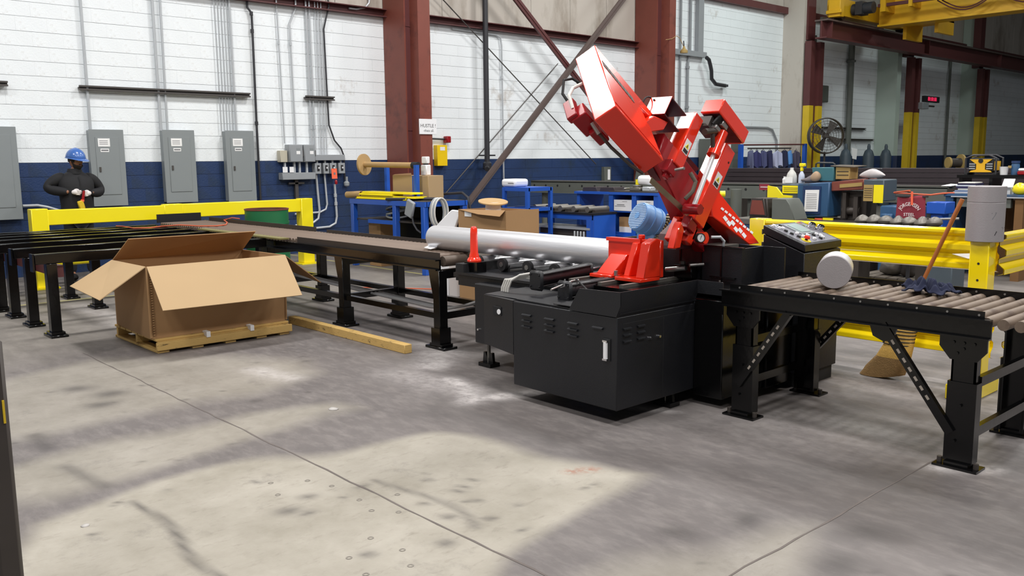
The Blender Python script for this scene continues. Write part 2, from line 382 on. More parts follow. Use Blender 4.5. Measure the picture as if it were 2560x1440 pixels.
    joint(-7.9, -2.0, 2.25, 2.25, .006); joint(-1.80, -1.80, 2.5, 5.1, .006)
    build('painted_line', MB().box(-14,-8.2,7.42,7.47,.0004,.0014), pm('worn_yellow_line',(176,168,112),.7,var=.3), o, smooth=False); build('painted_line', MB().box(-11.2,-11.15,1.0,4.4,.0004,.0014), MATS['worn_yellow_line'], o, smooth=False)
    bh = MB()
    for hx, hy in ((-3.95,1.95),(-3.85,2.1),(-3.78,1.9),(-3.7,2.15),(-3.45,2.15),(-3.3,2.12),(-3.38,2.32),(-3.2,2.2),(-3.05,1.95),(-2.95,1.78),(-2.86,1.98),(-2.78,1.75),(-2.72,1.92)):
        bh.ring((hx,hy,.0002), (hx,hy,.0014), .014, .008, 12)
    build('bolt_hole', bh, pm('plug_grey', (122,116,108), .6), o, kind='stuff')
    return o
floor = build_floor()
# ------------------------------------------------------------------ left wall of painted block, courses of 203 mm
CW, CH, GAP = .406, .2032, .0045
wl = build('wall_left', MB().box(-14.3,-14.014,-2,60,0,4.24).box(-14.3,-14.014,17.75,60,4.24,5.75), mortar, kind='structure', origin=(-14.15,20,0))
def block_mesh(mat, nm):
    mb = B1(-.012,.0,-(CW/2-.0003),CW/2-.0003,-(CH/2-GAP/2),CH/2-GAP/2)
    return mb
bm_w = build('block', block_mesh(white_block,'w'), white_block, wl, bevel=0, smooth=False, local=True)
bm_n = build('block', block_mesh(navy_block,'n'), navy_block, wl, bevel=0, smooth=False, local=True)
mw, mn = bm_w.data, bm_n.data
bpy.data.objects.remove(bm_w); bpy.data.objects.remove(bm_n)
cells = []
for k in range(28):
    z = CH*(k+.5); off = CW/2 if k % 2 else 0
    ylim = (0, 58) if k < 21 else (17.75, 58)
    n0 = int((ylim[0]-off)/CW)
    y = ylim[0]+off
    while y < ylim[1]:
        cells.append((y+CW/2, z, k)); y += CW
near = sorted([c for c in cells if c[0] > 2.6], key=lambda c: c[0])[:300]; nset = set((round(a,3), k) for a, b, k in near)
rest_w, rest_n = MB(), MB()
for y, z, k in cells:
    jx = random.uniform(-.0015,.0015)
    if (round(y,3), k) in nset:
        o = bpy.data.objects.new('block', mn if k < 8 else mw); COL.objects.link(o); o.parent = wl; o.location = (-14.0+jx+14.15, y-20, z)
    else:
        (rest_n if k < 8 else rest_w).box(-14.012,-14.0+jx,y-CW/2+.0012,y+CW/2-.0003,z-CH/2+GAP/2,z+CH/2-GAP/2)
build('block_rows', rest_w, white_block, wl, smooth=False, kind='stuff'); build('block_rows', rest_n, navy_block, wl, smooth=False, kind='stuff')
# upper sheeting above the girt: separate sheets
y = -1.0
while y < 17.6:
    build('sheet_panel', B1(-14.03,-14.01,y+.006,y+1.194,4.30,8.9), panel_beige, wl, smooth=False); y += 1.2
y = 17.75
while y < 58:
    build('sheet_panel', B1(-14.03,-14.01,y+.006,y+2.394,5.78,8.9), panel_beige, wl, smooth=False); y += 2.4
tr = build('trim_1', MB().box(-14.0,-13.985,-1,17.2,4.22,4.36).box(-14.0,-13.86,-1,17.2,4.345,4.36).box(-14.0,-13.86,-1,17.2,4.22,4.235), oxide_dark, kind='structure')
tr2 = build('trim_2', MB().box(-14.0,-13.85,18.4,58,5.66,5.84), oxide_dark, kind='structure')
# buttress piers and the far end of the hall
for k, (py, pw) in enumerate(((23.43,.66),(29.4,.68),(36.4,.66))):
    p = build('wall_pier', MB().box(-14.0,-14.0+pw,py,py+.3,1.626,8.9), pale_green if k else panel_beige, kind='structure')
    p.name = 'trim_%d' % (3+k)
    build('painted_base', B1(-14.0,-14.0+pw,py,py+.3,0,1.626), navy_block, p, smooth=False)
build('wall_far', MB().box(-14.3,25,58,58.3,0,9), pale_green, kind='structure')
build('ceiling', MB().box(-14.5,25,-25,60,9.0,9.2), ceil_m, kind='structure')
# ------------------------------------------------------------------ columns on the left wall
def wall_column(y, label, top=8.9, dy2=.13):
    t = thing('steel_column', label, 'column', (-13.6, y+.2, 0))
    build('flange', MB().box(-13.99,-13.34,y,y+.03,0,top), oxide, t)
    build('flange', MB().box(-13.99,-13.34,y+.35,y+.38,0,top), oxide, t)
    build('web', MB().box(-13.70,-13.67,y+.03,y+.35,0,top).box(-13.36,-13.345,y+.03,y+dy2+.06,0,top), oxide_dark, t)  # darker oxide on web and inner strip paints in the shade of the recess
    c = MB().box(-13.345,-13.325,y+dy2,y+.40,0,top).box(-13.125,-13.10,y+dy2,y+.40,0,top).box(-13.325,-13.125,y+dy2,y+dy2+.02,0,top)
    build('crane_post', c, oxide, t)
    for z in (2.15, 4.0):
        build('stiffener', B1(-13.345,-13.335,y+.03,y+dy2,z,z+.015), oxide_dark, t)
    build('base_plate', B1(-14.0,-13.0,y-.08,y+.48,0,.03), oxide_dark, t)
    return t
c1 = wall_column(9.60, 'red-brown steel column left of the cross bracing, carrying the small white sign')
c2 = wall_column(16.82, 'red-brown steel column behind the raised red saw head', dy2=.17)
# bracing between them
t = thing('diagonal_brace', 'dark red angle brace falling from upper left towards the foot of the far column', 'brace', (-13.62, 17.0, 1.0))
build('angle_leg', MB().bar((-13.62,12.0,5.31),(-13.62,16.74,1.40),.012,.14,(1,0,0)).bar((-13.57,12.0,5.31),(-13.57,16.74,1.40),.13,.012,(1,0,0)), oxide_dark, t)
build('gusset_plate', MB().prism([(16.45,1.05),(16.80,1.05),(16.80,1.85),(16.6,1.7)], lambda a,b,q: (q,a,b), -13.66, -13.63), grey_green, t)
t = thing('diagonal_brace', 'grey-brown angle brace rising to the upper right across the bay', 'brace', (-13.5, 11.1, .7))
build('angle_leg', MB().bar((-13.48,10.75,.42),(-13.48,16.3,5.70),.012,.17,(1,0,0)).bar((-13.43,10.75,.42),(-13.43,16.3,5.70),.13,.012,(1,0,0)), brace_grey, t)
for (a, b, lb) in (((-13.86,10.6,4.9),(-13.86,15.3,1.49),'thin grey tie rod sloping down to the right behind the cross bracing'), ((-13.9,10.55,.65),(-13.9,14.1,3.68),'thin grey tie rod sloping up to the right low behind the cross bracing')):
    build('tie_rod', MB().cyl(a, b, .012, n=8), strut, label=lb, cat='rod')
t = thing('black_pipe', 'thick black vertical standpipe with a valve just above the blue band', 'pipe', (-13.8,11.94,1.55))
build('pipe_body', MB().cyl((-13.8,11.93,1.5),(-13.8,11.93,5.4),.055,n=14), dark_pipe, t)
vb = build('valve', MB().lathe([(.05,0),(.09,.03),(.09,.14),(.05,.18)],(-13.8,11.93,1.40),12).cyl((-13.8,11.93,1.48),(-13.66,11.80,1.42),.05,n=10), dark_pipe, t)
build('cross_arm', MB().box(-13.82,-13.78,11.72,12.14,1.685,1.715), dark_pipe, t)
# ------------------------------------------------------------------ panelboards
def panelboard(y0, y1, z0, z1, label, plates=True, latch=True):
    t = thing('panelboard', label, 'electrical panel', (-13.95,(y0+y1)/2,z0))
    build('cabinet', B1(-13.995,-13.86,y0,y1,z0,z1), grey_panel, t, bevel=.004)
    d = build('cover', B1(-13.86,-13.85,y0-.012,y1+.012,z0-.01,z1+.01), grey_panel, t, bevel=.002)
    dr = build('door', B1(-13.85,-13.842,y0+.07,y1-.07,z0+.16,z1-.10), grey_panel, t, bevel=.002)
    if latch: build('latch', MB().box(-13.842,-13.83,y0+.10,y0+.125,z0+.5,z0+.57), strut, dr)
    if plates:
        yc = (y0+y1)/2-.05
        build('label_plate', B1(-13.842,-13.839,yc-.08,yc+.09,z1-.24,z1-.12), white_paper, dr, smooth=False)
        build('label_plate', B1(-13.842,-13.839,yc-.05,yc+.07,z1-.32,z1-.27), white_paper, dr, smooth=False)
        for k in range(3): build('print_line', B1(-13.839,-13.8385,yc-.06,yc+.06,z1-.16-.025*k,z1-.152-.025*k), ink_grey, dr, smooth=False)
        build('print_line', B1(-13.839,-13.8385,yc-.04,yc+.06,z1-.305,z1-.285), ink_grey, dr, smooth=False)
    return t
panelboard(2.78,3.29,.85,2.115,'tall grey panelboard cut by the left edge of the frame')
panelboard(4.27,4.74,.985,2.095,'grey panelboard behind the worker in the blue hat')
panelboard(5.35,5.83,.995,2.105,'grey panelboard under the twin conduits, second from the worker')
panelboard(6.37,6.84,.975,2.11,'grey panelboard under the bundle of thin conduits')
def conduit(pts, r, label, group=None, coup=(), m=None, n=8):
    o = build('conduit', MB().tube(pts, r, n), m or galv, label=label, cat='conduit', group=group)
    for z, k in coup:
        build('coupling', MB().cyl((k[0],k[1],z-.03),(k[0],k[1],z+.03),r*1.45,n=10), m or galv, o)
    return o
X = -13.955
conduit([(X,4.32,2.11),(X,4.315,5.2)], .022, 'single galvanised conduit rising from the panelboard behind the worker')
conduit([(X,5.36,2.11),(X,5.35,5.2)], .024, 'thick left conduit of the pair above the middle panelboard')
conduit([(X,5.46,2.11),(X,5.48,5.2)], .019, 'slimmer right conduit of the pair above the middle panelboard')
for i, yy in enumerate((6.34,6.39,6.44,6.49,6.535)):
    conduit([(X,yy,2.115),(X,yy+.005*(i-2),5.2)], .0085, ('leftmost','second from left','middle','fourth from left','rightmost')[i]+' of the five thin conduits packed above the last panelboard', 'thin conduits above the last panelboard')
conduit([(X,6.60,2.115),(X,6.59,5.2)], .019, 'thicker conduit at the right end of the thin conduit bundle')
conduit([(X,6.90,5.2),(X,6.905,4.12),(X+.01,6.97,4.04),(X+.01,6.97,3.8),(X,6.965,2.24),(X,6.97,.2)], .020, 'dark grey pipe run with an offset elbow, right of the last panelboard', m=dark_pipe, coup=((4.03,(X+.01,6.965)),(3.75,(X,6.97)),(2.25,(X,6.965))))
conduit([(X,7.44,5.2),(X,7.43,4.3),(X,7.465,1.92)], .013, 'conduit dropping to the left of the twin grey disconnect boxes', coup=((3.6,(X,7.44)),))
conduit([(X,7.80,5.2),(X,7.79,4.2),(X,7.66,3.93),(X,7.66,3.7),(X,7.68,1.9)], .016, 'conduit with a kink near the girt above the twin disconnect boxes', coup=((3.6,(X,7.66)),))
for i, (ya, rr) in enumerate(((7.99,.017),(8.055,.016),(8.165,.010),(8.225,.010),(8.285,.010))):
    lb = ('left thick conduit feeding the grey wireway', 'right thick conduit feeding the grey wireway', 'first of three thin conduits into the wireway top, nearest the thick pair', 'middle of three thin conduits into the wireway top', 'last of three thin conduits into the wireway top, beside the black cable')[i]
    conduit([(X,ya,1.72),(X,ya-.01,5.2)], rr, lb, coup=((2.2,(X,ya)),))
conduit([(X,8.40,4.7),(X,8.44,4.3),(X+.02,8.36,4.08),(X,8.32,3.9),(X,8.34,2.7),(X,8.35,2.25),(X,8.45,1.98),(X,8.58,1.84),(X,8.635,1.7),(X,8.64,1.27)], .015, 'black flexible cable curving down past the wireway to a hanging plug', m=dark_pipe)
conduit([(X,9.3,4.6),(X,9.28,4.45),(X,9.2,4.36),(X,9.0,4.31),(X,8.85,4.31)], .018, 'short curved conduit at the girt left of the near column')
conduit([(X,11.2,4.17),(X,12.35,4.15),(X,12.47,4.10),(X,12.5,3.95),(X,12.52,1.2)], .018, 'conduit bending down from the girt right of the black standpipe', coup=((3.3,(X,12.5)),))
# pipes in the far bay behind the saw head
conduit([(X,18.55,5.6),(X,18.55,2.2)], .03, 'grey pipe in the far bay nearest the column behind the saw head', m=grey_mid)
conduit([(X,18.95,5.6),(X,18.95,4.3),(X,18.87,4.0),(X,18.87,2.2)], .036, 'jointed grey pipe in the far bay behind the red boxes', m=grey_mid, coup=((3.9,(X,18.87)),(2.9,(X,18.87))))
conduit([(-13.80,19.45,4.17),(-13.80,19.56,4.12),(-13.80,19.63,3.98),(-13.8,19.68,3.85),(-13.83,19.74,3.65),(-13.85,19.95,3.53),(-13.88,20.45,3.51)], .05, 'thick cable dropping off the lintel in the far bay and turning right', m=dark_pipe, coup=((3.51,(-13.88,20.45)),))
conduit([(X,20.8,2.45),(X,22.7,2.45),(X,22.95,2.40),(X,23.2,2.1),(X,23.25,1.2)], .03, 'grey pipe running level above the hanging clothes', m=grey_mid)
build('steel_lintel', MB().box(-13.99,-13.86,17.4,19.55,4.18,4.31).box(-13.99,-13.88,19.2,19.42,4.31,5.65), grey_mid, label='grey steel lintel and post on the far bay wall', cat='lintel')
# strut rails
def strut_rail(y0, y1, z, label):
    t = thing('strut_rail', label, 'strut', (-13.95,(y0+y1)/2,z))
    build('channel', MB().box(-13.94,-13.90,y0,y1,z+.012,z+.036).box(-13.94,-13.90,y0,y1,z-.036,z-.012), strut, t)
    build('back', MB().box(-13.992,-13.94,y0,y1,z-.012,z+.012), strut, t)
strut_rail(2.6,3.27,2.713,'short dark strut end at the left edge of the frame')
strut_rail(4.2,6.86,2.705,'long dark strut clamping the conduits above the panelboards')
strut_rail(7.89,8.46,2.71,'short dark strut clamping the wireway conduits')
# disconnects and wireways
def ebox(name, y0, y1, z0, z1, d, label, cat, m=None):
    t = thing(name, label, cat, (-14+d/2,(y0+y1)/2,z0))
    build('body', B1(-14.0,-14+d,y0,y1,z0,z1), m or grey_mid, t, bevel=.006)
    return t
for y0, y1, lb in ((7.49,7.745,'left of the twin grey disconnect boxes'),(7.77,7.985,'right of the twin grey disconnect boxes')):
    t = ebox('disconnect_box', y0, y1, 1.60, 1.90, .16, lb+', with a white label on its door', 'electrical box')
    d = build('door', B1(-13.84,-13.832,y0+.01,y1-.01,1.61,1.89), grey_mid, t, bevel=.003)
    build('label_plate', B1(-13.832,-13.83,(y0+y1)/2+.0,(y0+y1)/2+.07,1.735,1.79), white_paper, d); build('label_plate', B1(-13.832,-13.83,(y0+y1)/2+.0,(y0+y1)/2+.07,1.80,1.84), grey_panel, d)
    build('handle', B1(-13.90,-13.85,y1-.004,y1+.016,1.70,1.80), strut, t)
t = ebox('junction_box', 7.335,7.47,1.60,1.80,.12,'beige junction box left of the twin disconnects','electrical box', pm('beige_enamel',(190,184,166),.5))
t = ebox('wireway', 7.345,7.985,1.30,1.42,.15,'long grey wireway under the twin disconnect boxes','electrical box')
build('riser', MB().box(-13.95,-13.91,7.42,7.45,1.42,1.60).box(-13.95,-13.91,7.60,7.63,1.42,1.60).box(-13.95,-13.91,7.70,7.73,1.42,1.60).box(-13.95,-13.91,7.84,7.87,1.42,1.60), galv, t)
build('cover_plate', B1(-13.85,-13.845,7.35,7.44,1.425,1.52), white_pl, t); build('cover_plate', B1(-13.85,-13.845,7.48,7.56,1.425,1.52), white_pl, t)
build('stand_bracket', MB().box(-13.98,-13.93,7.5,7.8,1.22,1.25).box(-13.98,-13.93,7.62,7.68,.9,1.3), strut, t)
t = ebox('wireway', 7.99,8.60,1.625,1.725,.14,'grey wireway above the row of four switch boxes','electrical box')
build('nipple', MB().box(-13.95,-13.92,8.05,8.08,1.58,1.63).box(-13.95,-13.92,8.21,8.24,1.58,1.63).box(-13.95,-13.92,8.36,8.39,1.58,1.63).box(-13.95,-13.92,8.53,8.56,1.58,1.63), galv, t)
for k, (y0, y1) in enumerate(((7.995,8.12),(8.165,8.275),(8.30,8.43),(8.475,8.605))):
    t = ebox('switch_box', y0, y1, 1.39, 1.578, .12, ('first of four grey switch boxes under the wireway, beside the long wireway','second of four grey switch boxes under the wireway','third grey switch box, partly hidden by the orange tag','last of four grey switch boxes, next to the black cable')[k], 'electrical box')
    yc = (y0+y1)/2
    build('switch_plate', B1(-13.88,-13.874,yc-.022,yc+.022,1.44,1.54), black_matt, t)
    build('toggle', B1(-13.874,-13.85,yc-.008,yc+.008,1.48,1.51), white_pl, t)
t = thing('safety_tag', 'bright orange tag hanging on the third switch box', 'tag', (-13.86,8.36,1.30))
build('tag_card', MB().sheet([(-13.865,8.31,1.48),(-13.865,8.42,1.48),(-13.855,8.42,1.30),(-13.855,8.31,1.30)],.004), tag_orange, t, smooth=False)
build('tag_print', B1(-13.855,-13.8545,8.35,8.385,1.37,1.41), ink_grey, t, smooth=False)
build('lock', MB().lathe([(.02,0),(.025,.02),(.025,.06),(.012,.08)],(-13.87,8.40,1.20),10), red_dark, t)
t = thing('cord_plug', 'grey plug hanging at the end of the black cable', 'plug', (-13.93,8.655,1.15))
build('plug_body', MB().lathe([(.02,0),(.05,.02),(.055,.07),(.03,.10)],(-13.93,8.655,1.15),12), grey_mid, t); build('cord_grip', MB().cyl((-13.93,8.66,1.25),(-13.93,8.66,1.33),.022,n=10), grey_mid, t)
conduit([(X,8.05,1.39),(X,8.09,.75),(X,8.06,.60),(X,7.95,.53),(X,7.6,.5)], .02, 'conduit curving left from under the first switch box')
conduit([(X,8.22,1.39),(X,8.25,.85),(X,8.22,.76),(X,8.1,.71),(X,7.6,.70)], .017, 'conduit curving left from under the second switch box')
conduit([(X,8.42,1.20),(X,8.44,.62),(X,8.41,.50),(X,8.28,.44),(X,7.6,.42)], .02, 'conduit curving left from under the orange tag', coup=((1.0,(X,8.425)),(.85,(X,8.43))))
conduit([(X,3.33,1.02),(X,3.52,1.02),(X,3.65,.99),(X,4.0,.86)], .02, 'bent conduit leaving the left edge panelboard towards the worker')
# sign, horn, yellow cabinet
t = thing('wall_sign', 'small white sign with black lettering on the near column', 'sign', (-13.09,9.98,2.08))
build('board', MB().box(-13.10,-13.08,9.70,10.09,2.08,2.355), white_pl, t, bevel=.003)
sf = lambda a, b, q: (-13.0795+q, 9.895+a, 2.22+b)
build('lettering', text_mb('HUSTLE !', .088, lambda a,b,q: sf(a,b+.012,q), .001), ink, t, smooth=False)
build('lettering', text_mb('-thats all.', .066, lambda a,b,q: sf(a+.01,b-.075,q), .001), ink, t, smooth=False)
t = thing('alarm_horn', 'small dark red alarm horn on a stub pipe right of the near column', 'alarm', (-13.93,11.0,1.95))
build('horn_body', MB().box(-13.98,-13.86,10.94,11.05,1.95,2.08), red_dark, t, bevel=.012); build('stub_pipe', MB().cyl((-13.94,10.62,2.03),(-13.94,10.95,2.02),.018,n=8), dark_pipe, t)
t = thing('yellow_cabinet', 'narrow yellow wall cabinet right of the near column', 'cabinet', (-13.95,10.83,1.5))
build('body', B1(-14.0,-13.88,10.71,10.96,1.50,1.905), pm('signal_yellow',(248,206,8),.35), t, bevel=.004); build('label_plate', B1(-13.88,-13.878,10.78,10.90,1.80,1.87), white_paper, t)
yellow_cab = t
t = thing('wall_switch', 'small grey socket box on the blue wall left of the red saw head', 'electrical box', (-13.95,15.75,1.1))
build('body', B1(-14.0,-13.9,15.65,15.88,1.05,1.42), grey_green, t, bevel=.004); build('socket_plate', B1(-13.9,-13.893,15.76,15.84,1.12,1.36), white_pl, t)
# ------------------------------------------------------------------ far hall: crane columns, runway, crane
def crane_column(y, label, ht=1.0):
    t = thing('crane_column', label, 'column', (-13.1,y+.3,0))
    for dy in (0,.50):
        for z0, z1, mm, nm in ((0,3.06,yellow_dull,'painted_post'),(3.06,4.85,oxide_dark,'post')):
            build(nm, MB().box(-13.30,-13.10,y+dy,y+dy+.03,z0,z1).box(-13.30,-13.10,y+dy+.19,y+dy+.22,z0,z1).box(-13.22,-13.18,y+dy+.03,y+dy+.19,z0,z1).box(-13.12,-13.10,y+dy+.03,y+dy+.19,z0,z1), mm, t)
    build('web', B1(-13.24,-13.20,y+.22,y+.50,0,4.85), oxide_dark, t)
    build('upper_shaft', B1(-13.55,-13.28,y+.1,y+.5,4.9,8.9), oxide_dark, t)
crane_column(23.45,'twin crane column with yellow foot behind the drum fan')
crane_column(30.0,'twin crane column with yellow foot beside the red digit display')
crane_column(36.1,'farthest twin crane column with yellow foot, behind the site radio')
t = thing('crane_runway', 'dark rusty runway beam crossing the upper right of the hall', 'beam', (-12.75,40,4.86))
build('top_flange', B1(-12.95,-12.55,23.3,57,5.33,5.37), brace_grey, t); build('bottom_flange', B1(-12.92,-12.58,23.3,57,4.86,4.90), oxide_dark, t); build('web', B1(-12.77,-12.73,23.3,57,4.90,5.33), oxide_dark, t)
build('rail', B1(-12.79,-12.71,23.3,57,5.37,5.43), mach_dark, t)
for k in range(5): build('web_stiffener', MB().box(-12.95,-12.58,23.6+6.4*k,23.63+6.4*k,4.90,5.33), oxide_dark, t)
t = thing('bridge_crane', 'yellow travelling bridge crane at the upper right corner', 'crane', (-8,26,5.4))
build('girder', MB().box(-12.4,6,26.0,26.45,5.42,6.5).box(-12.4,6,25.9,26.55,5.36,5.42), crane_yellow, t)
build('end_truck', MB().box(-12.95,-12.55,23.95,28.6,5.52,5.98), crane_yellow, t, bevel=.01)
build('end_truck_nose', MB().box(-12.80,-12.45,23.75,23.98,5.46,5.95).box(-12.85,-12.40,23.70,23.78,5.55,5.65), crane_yellow, t, bevel=.01)
build('wheel', MB().cyl((-12.86,24.3,5.56),(-12.64,24.3,5.56),.13,n=20), mach_dark, t); build('wheel', MB().cyl((-12.86,28.2,5.56),(-12.64,28.2,5.56),.13,n=20), mach_dark, t)
build('drive_motor', MB().cyl((-12.5,24.6,5.72),(-11.9,24.6,5.72),.16,n=16).box(-12.35,-12.15,24.4,24.8,5.55,5.9), dark_pipe, t)
build('festoon_rail', MB().box(-12.2,6,25.45,25.53,5.84,5.93), oxide_dark, t)
fe = MB()
for k in range(8):
    xa = -10.6+k*1.55; fe.tube([(xa+1.5*u/10,25.62,5.84-.34*math.sin(math.pi*u/10)) for u in range(11)], .018, 6); fe.tube([(xa+.1+1.3*u/10,25.68,5.84-.27*math.sin(math.pi*u/10)) for u in range(11)], .018, 6)
build('festoon_cable', fe, oxide_dark, t)
build('bracket', MB().box(-12.1,-11.95,25.4,26.0,5.7,6.2), crane_yellow, t); build('bracket', MB().box(-11.3,-11.2,25.4,26.0,5.75,6.2), crane_yellow, t)
build('walkway_frame', MB().box(-11.9,-10.9,26.5,27.6,5.45,5.55).box(-11.9,-11.8,26.5,27.6,5.0,5.5).box(-11.0,-10.9,26.5,27.6,5.1,5.5), crane_yellow, t)
# LED display and little control box on the second crane column
t = thing('digit_display', 'red glowing digit display beside the second crane column', 'display', (-13,31.2,3.4))
build('case', B1(-13.05,-12.95,30.75,31.95,3.42,3.62), black_matt, t)
build('digits', text_mb('88:88:88', .19, lambda a,b,q: (-12.949+q,31.35+a*1.1,3.52+b), .002), led_red, t, smooth=False)
t = thing('control_box', 'pale control box on an arm under the red display', 'electrical box', (-13,31,3.2))
build('body', B1(-13.15,-12.95,30.62,31.1,3.18,3.40), grey_mid, t, bevel=.01); build('arm', MB().cyl((-13.05,31.0,3.3),(-13.05,31.75,3.3),.03,n=8), strut, t)
# fan
t = thing('drum_fan', 'large round wire-guard fan on a stand in front of the first crane column', 'fan', (-12.55,23.4,0))
fc = Vector((-12.4,23.2,2.19)); fd = Vector((.74,-.67,.05)).normalized(); fu = Vector((0,0,1)); fs_ = fd.cross(fu).normalized(); fu = fs_.cross(fd)
g = MB()
for r in (.48,.40,.32,.24,.16,.08):
    g.tube([fc+fd*(.10*(1-(r/.48)**2))+fs_*(r*math.cos(q*2*math.pi/36))+fu*(r*math.sin(q*2*math.pi/36)) for q in range(37)], .006 if r < .48 else .018, 5, caps=False)
for q in range(24):
    a = q*2*math.pi/24; g.tube([fc+fd*(.10*(1-(r/.48)**2))+fs_*(r*math.cos(a))+fu*(r*math.sin(a)) for r in (.06,.2,.34,.48)], .004, 4)
build('wire_guard', g, mach_dark, t)
g = MB()
for q in range(4):
    a = q*math.pi/2+.5; u = fs_*math.cos(a)+fu*math.sin(a); v = fs_*-math.sin(a)+fu*math.cos(a)
    g.sheet([fc-fd*.05+u*.06-v*.03, fc-fd*.05+u*.42-v*.12, fc-fd*.0+u*.42+v*.14, fc-fd*.0+u*.06+v*.04], .006)
build('blade', g, mach_dark, t); build('hub', MB().cyl(fc-fd*.2, fc+fd*.03, .07, n=16), mach_dark, t)
build('drum', MB().ring(fc-fd*.16, fc-fd*.03, .50, .485, 36), mach_dark, t)
build('stand', MB().cyl((-12.5,23.3,0),(-12.5,23.3,1.75),.03,n=10).cyl((-12.5,23.3,0),(-12.5,23.3,.04),.35,n=24), mach_dark, t)
# clothes rack
t = thing('coat_rail', 'blue-posted coat rail carrying work clothes beside the fan', 'clothes rack', (-13.0,21.5,0))
build('post', MB().box(-13.05,-12.95,19.86,19.96,0,1.94), blue_paint, t); build('post', MB().box(-13.05,-12.95,23.05,23.15,0,1.98), blue_paint, t)
build('rail', MB().cyl((-13,19.9,1.93),(-13,23.1,1.96),.02,n=8), oxide_dark, t); build('rail', MB().cyl((-12.85,20.0,1.84),(-12.85,22.1,1.85),.02,n=8), strut, t)
def garment(y, wd, z0, m, label):
    t = thing('work_shirt', label, 'shirt', (-12.85,y,z0))
    n = 10; pts = []
    mb = MB()
    for k in range(n+1):
        u = k/n; yy = y+wd*(u-.5); px = -12.85+.03*math.sin(u*9+y*7)
        pts.append((yy, px, 1.79-.06*abs(u-.5)*2-.03*(abs(u-.5)*2)**3, z0+.04*math.sin(u*7+y)))
    vs = []; fs = []
    for yy, px, zt, zb in pts:
        for dx in (-.05,.05):
            vs.append((px+dx,yy,zb)); vs.append((px+dx*.5,yy,zt))
    for k in range(n):
        a = k*4; b = a+4
        fs += [(a,b,b+1,a+1),(a+2,a+3,b+3,b+2),(a+1,b+1,b+3,a+3),(a,a+2,b+2,b)]
    fs += [(0,1,3,2),(n*4,n*4+2,n*4+3,n*4+1)]
    mb.add(vs, fs); build('cloth', mb, m, t, ang=60)
    build('hanger', MB().tube([(-12.85,y-wd*.25,1.78),(-12.85,y,1.82),(-12.85,y+wd*.25,1.78)],.006,5).tube([(-12.85,y,1.82),(-12.85,y,1.855)],.005,5), strut, t)
garment(20.15,.22,1.36,pm('shirt_slate',(96,102,132),.85),'slate work shirt at the left end of the coat rail')
garment(20.42,.24,1.34,pm('shirt_navy',(44,46,92),.85),'navy work shirt second on the coat rail')
garment(20.72,.26,1.35,pm('shirt_mid',(70,74,112),.85),'grey-blue work shirt in the dark left half of the coat rail')
garment(21.05,.26,1.34,pm('shirt_ink',(38,40,76),.85),'ink-blue work shirt left of the pale one')
garment(21.42,.34,1.36,pm('shirt_pale',(168,172,200),.85),'pale lilac work shirt in the middle of the coat rail')
garment(21.78,.32,1.34,pm('shirt_dark',(30,34,64),.85),'dark navy jacket right of the pale shirt on the coat rail')
garment(22.05,.2,1.45,pm('shirt_sky',(82,132,190),.85),'sky blue work shirt near the right of the coat rail')
garment(22.38,.26,1.34,pm('shirt_plum',(64,60,80),.85),'plum grey overall at the right end of the coat rail')
t = thing('storage_cabinet', 'grey metal cabinet half hidden by the red saw head', 'cabinet', (-13.6,20.6,0))
build('body', B1(-13.95,-13.3,19.4,20.35,0,2.1), grey_green, t, bevel=.01); build('label_plate', B1(-13.3,-13.297,19.6,19.9,1.85,1.95), white_paper, t)
# dim things along the far wall
conduit([(-13.9,25.0,0.8),(-13.9,25.0,5.2)], .09, 'thick dark downpipe in the dim bay right of the fan', m=grey_green)
conduit([(-13.86,27.3,0.8),(-13.86,27.3,5.2)], .10, 'second dark downpipe in the dim bay, under the runway', m=grey_green, coup=((4.6,(-13.86,27.3)),))
conduit([(-13.9,35.1,1.0),(-13.9,35.1,5.3)], .05, 'slim dark pipe in the bay beyond the red display', m=grey_green)
strut_rail(24.6,28.6,2.5,'upper dark strut on the dim bay wall behind the fan'); strut_rail(26.2,29.2,2.15,'lower dark strut on the dim bay wall right of the fan')
for y, z0, lb in ((25.9,2.3,'tall dim grey gas cylinder right of the fan'),(27.4,2.25,'second dim grey cylinder right of the fan'),(28.6,2.3,'third dim grey cylinder, nearest the brown pier')):
    o = build('gas_cylinder', MB().lathe([(.15,0),(.17,.05),(.17,1.62),(.12,1.78),(.05,1.84),(.05,1.93),(.03,2.0)],(-13.2,y,0),16), slate, label=lb, cat='gas cylinder')
t = thing('electrical_cabinet', 'dim grey hanging box high on the wall right of the first crane column', 'electrical box', (-13.9,25.3,3.3))
build('body', B1(-14.0,-13.7,25.05,25.65,3.25,3.75), grey_green, t, bevel=.02); build('cover', B1(-13.7,-13.69,25.1,25.6,3.3,3.7), grey_green, t)
t = thing('cable_spool', 'tan wooden cable spool in the dim bay beyond the steel bars', 'spool', (-9.5,31,1.0))
sp = Vector((-9.35,24.6,1.42)); ax = Vector((.6,.8,0))
build('flange', MB().cyl(sp, sp+ax*.05,.22,n=24), tan_box, t); build('flange', MB().cyl(sp-ax*.35, sp-ax*.3,.15,n=24), tan_box, t); build('core', MB().cyl(sp-ax*.3, sp,.12,n=16), mach_dark, t)
build('stand', B1(-9.7,-9.1,24.2,24.9,0,1.22), mach_dark, t)
t = thing('paper_notice', 'small tilted white notice beside the fan', 'notice', (-12.2,24.2,1.8))
build('sheet', MB().sheet([(-12.2,24.28,1.86),(-12.2,24.62,1.82),(-12.2,24.58,1.52),(-12.2,24.34,1.55)],.004), white_paper, t, smooth=False); build('post', MB().cyl((-12.25,24.45,0),(-12.22,24.45,1.8),.02,n=8), strut, t)

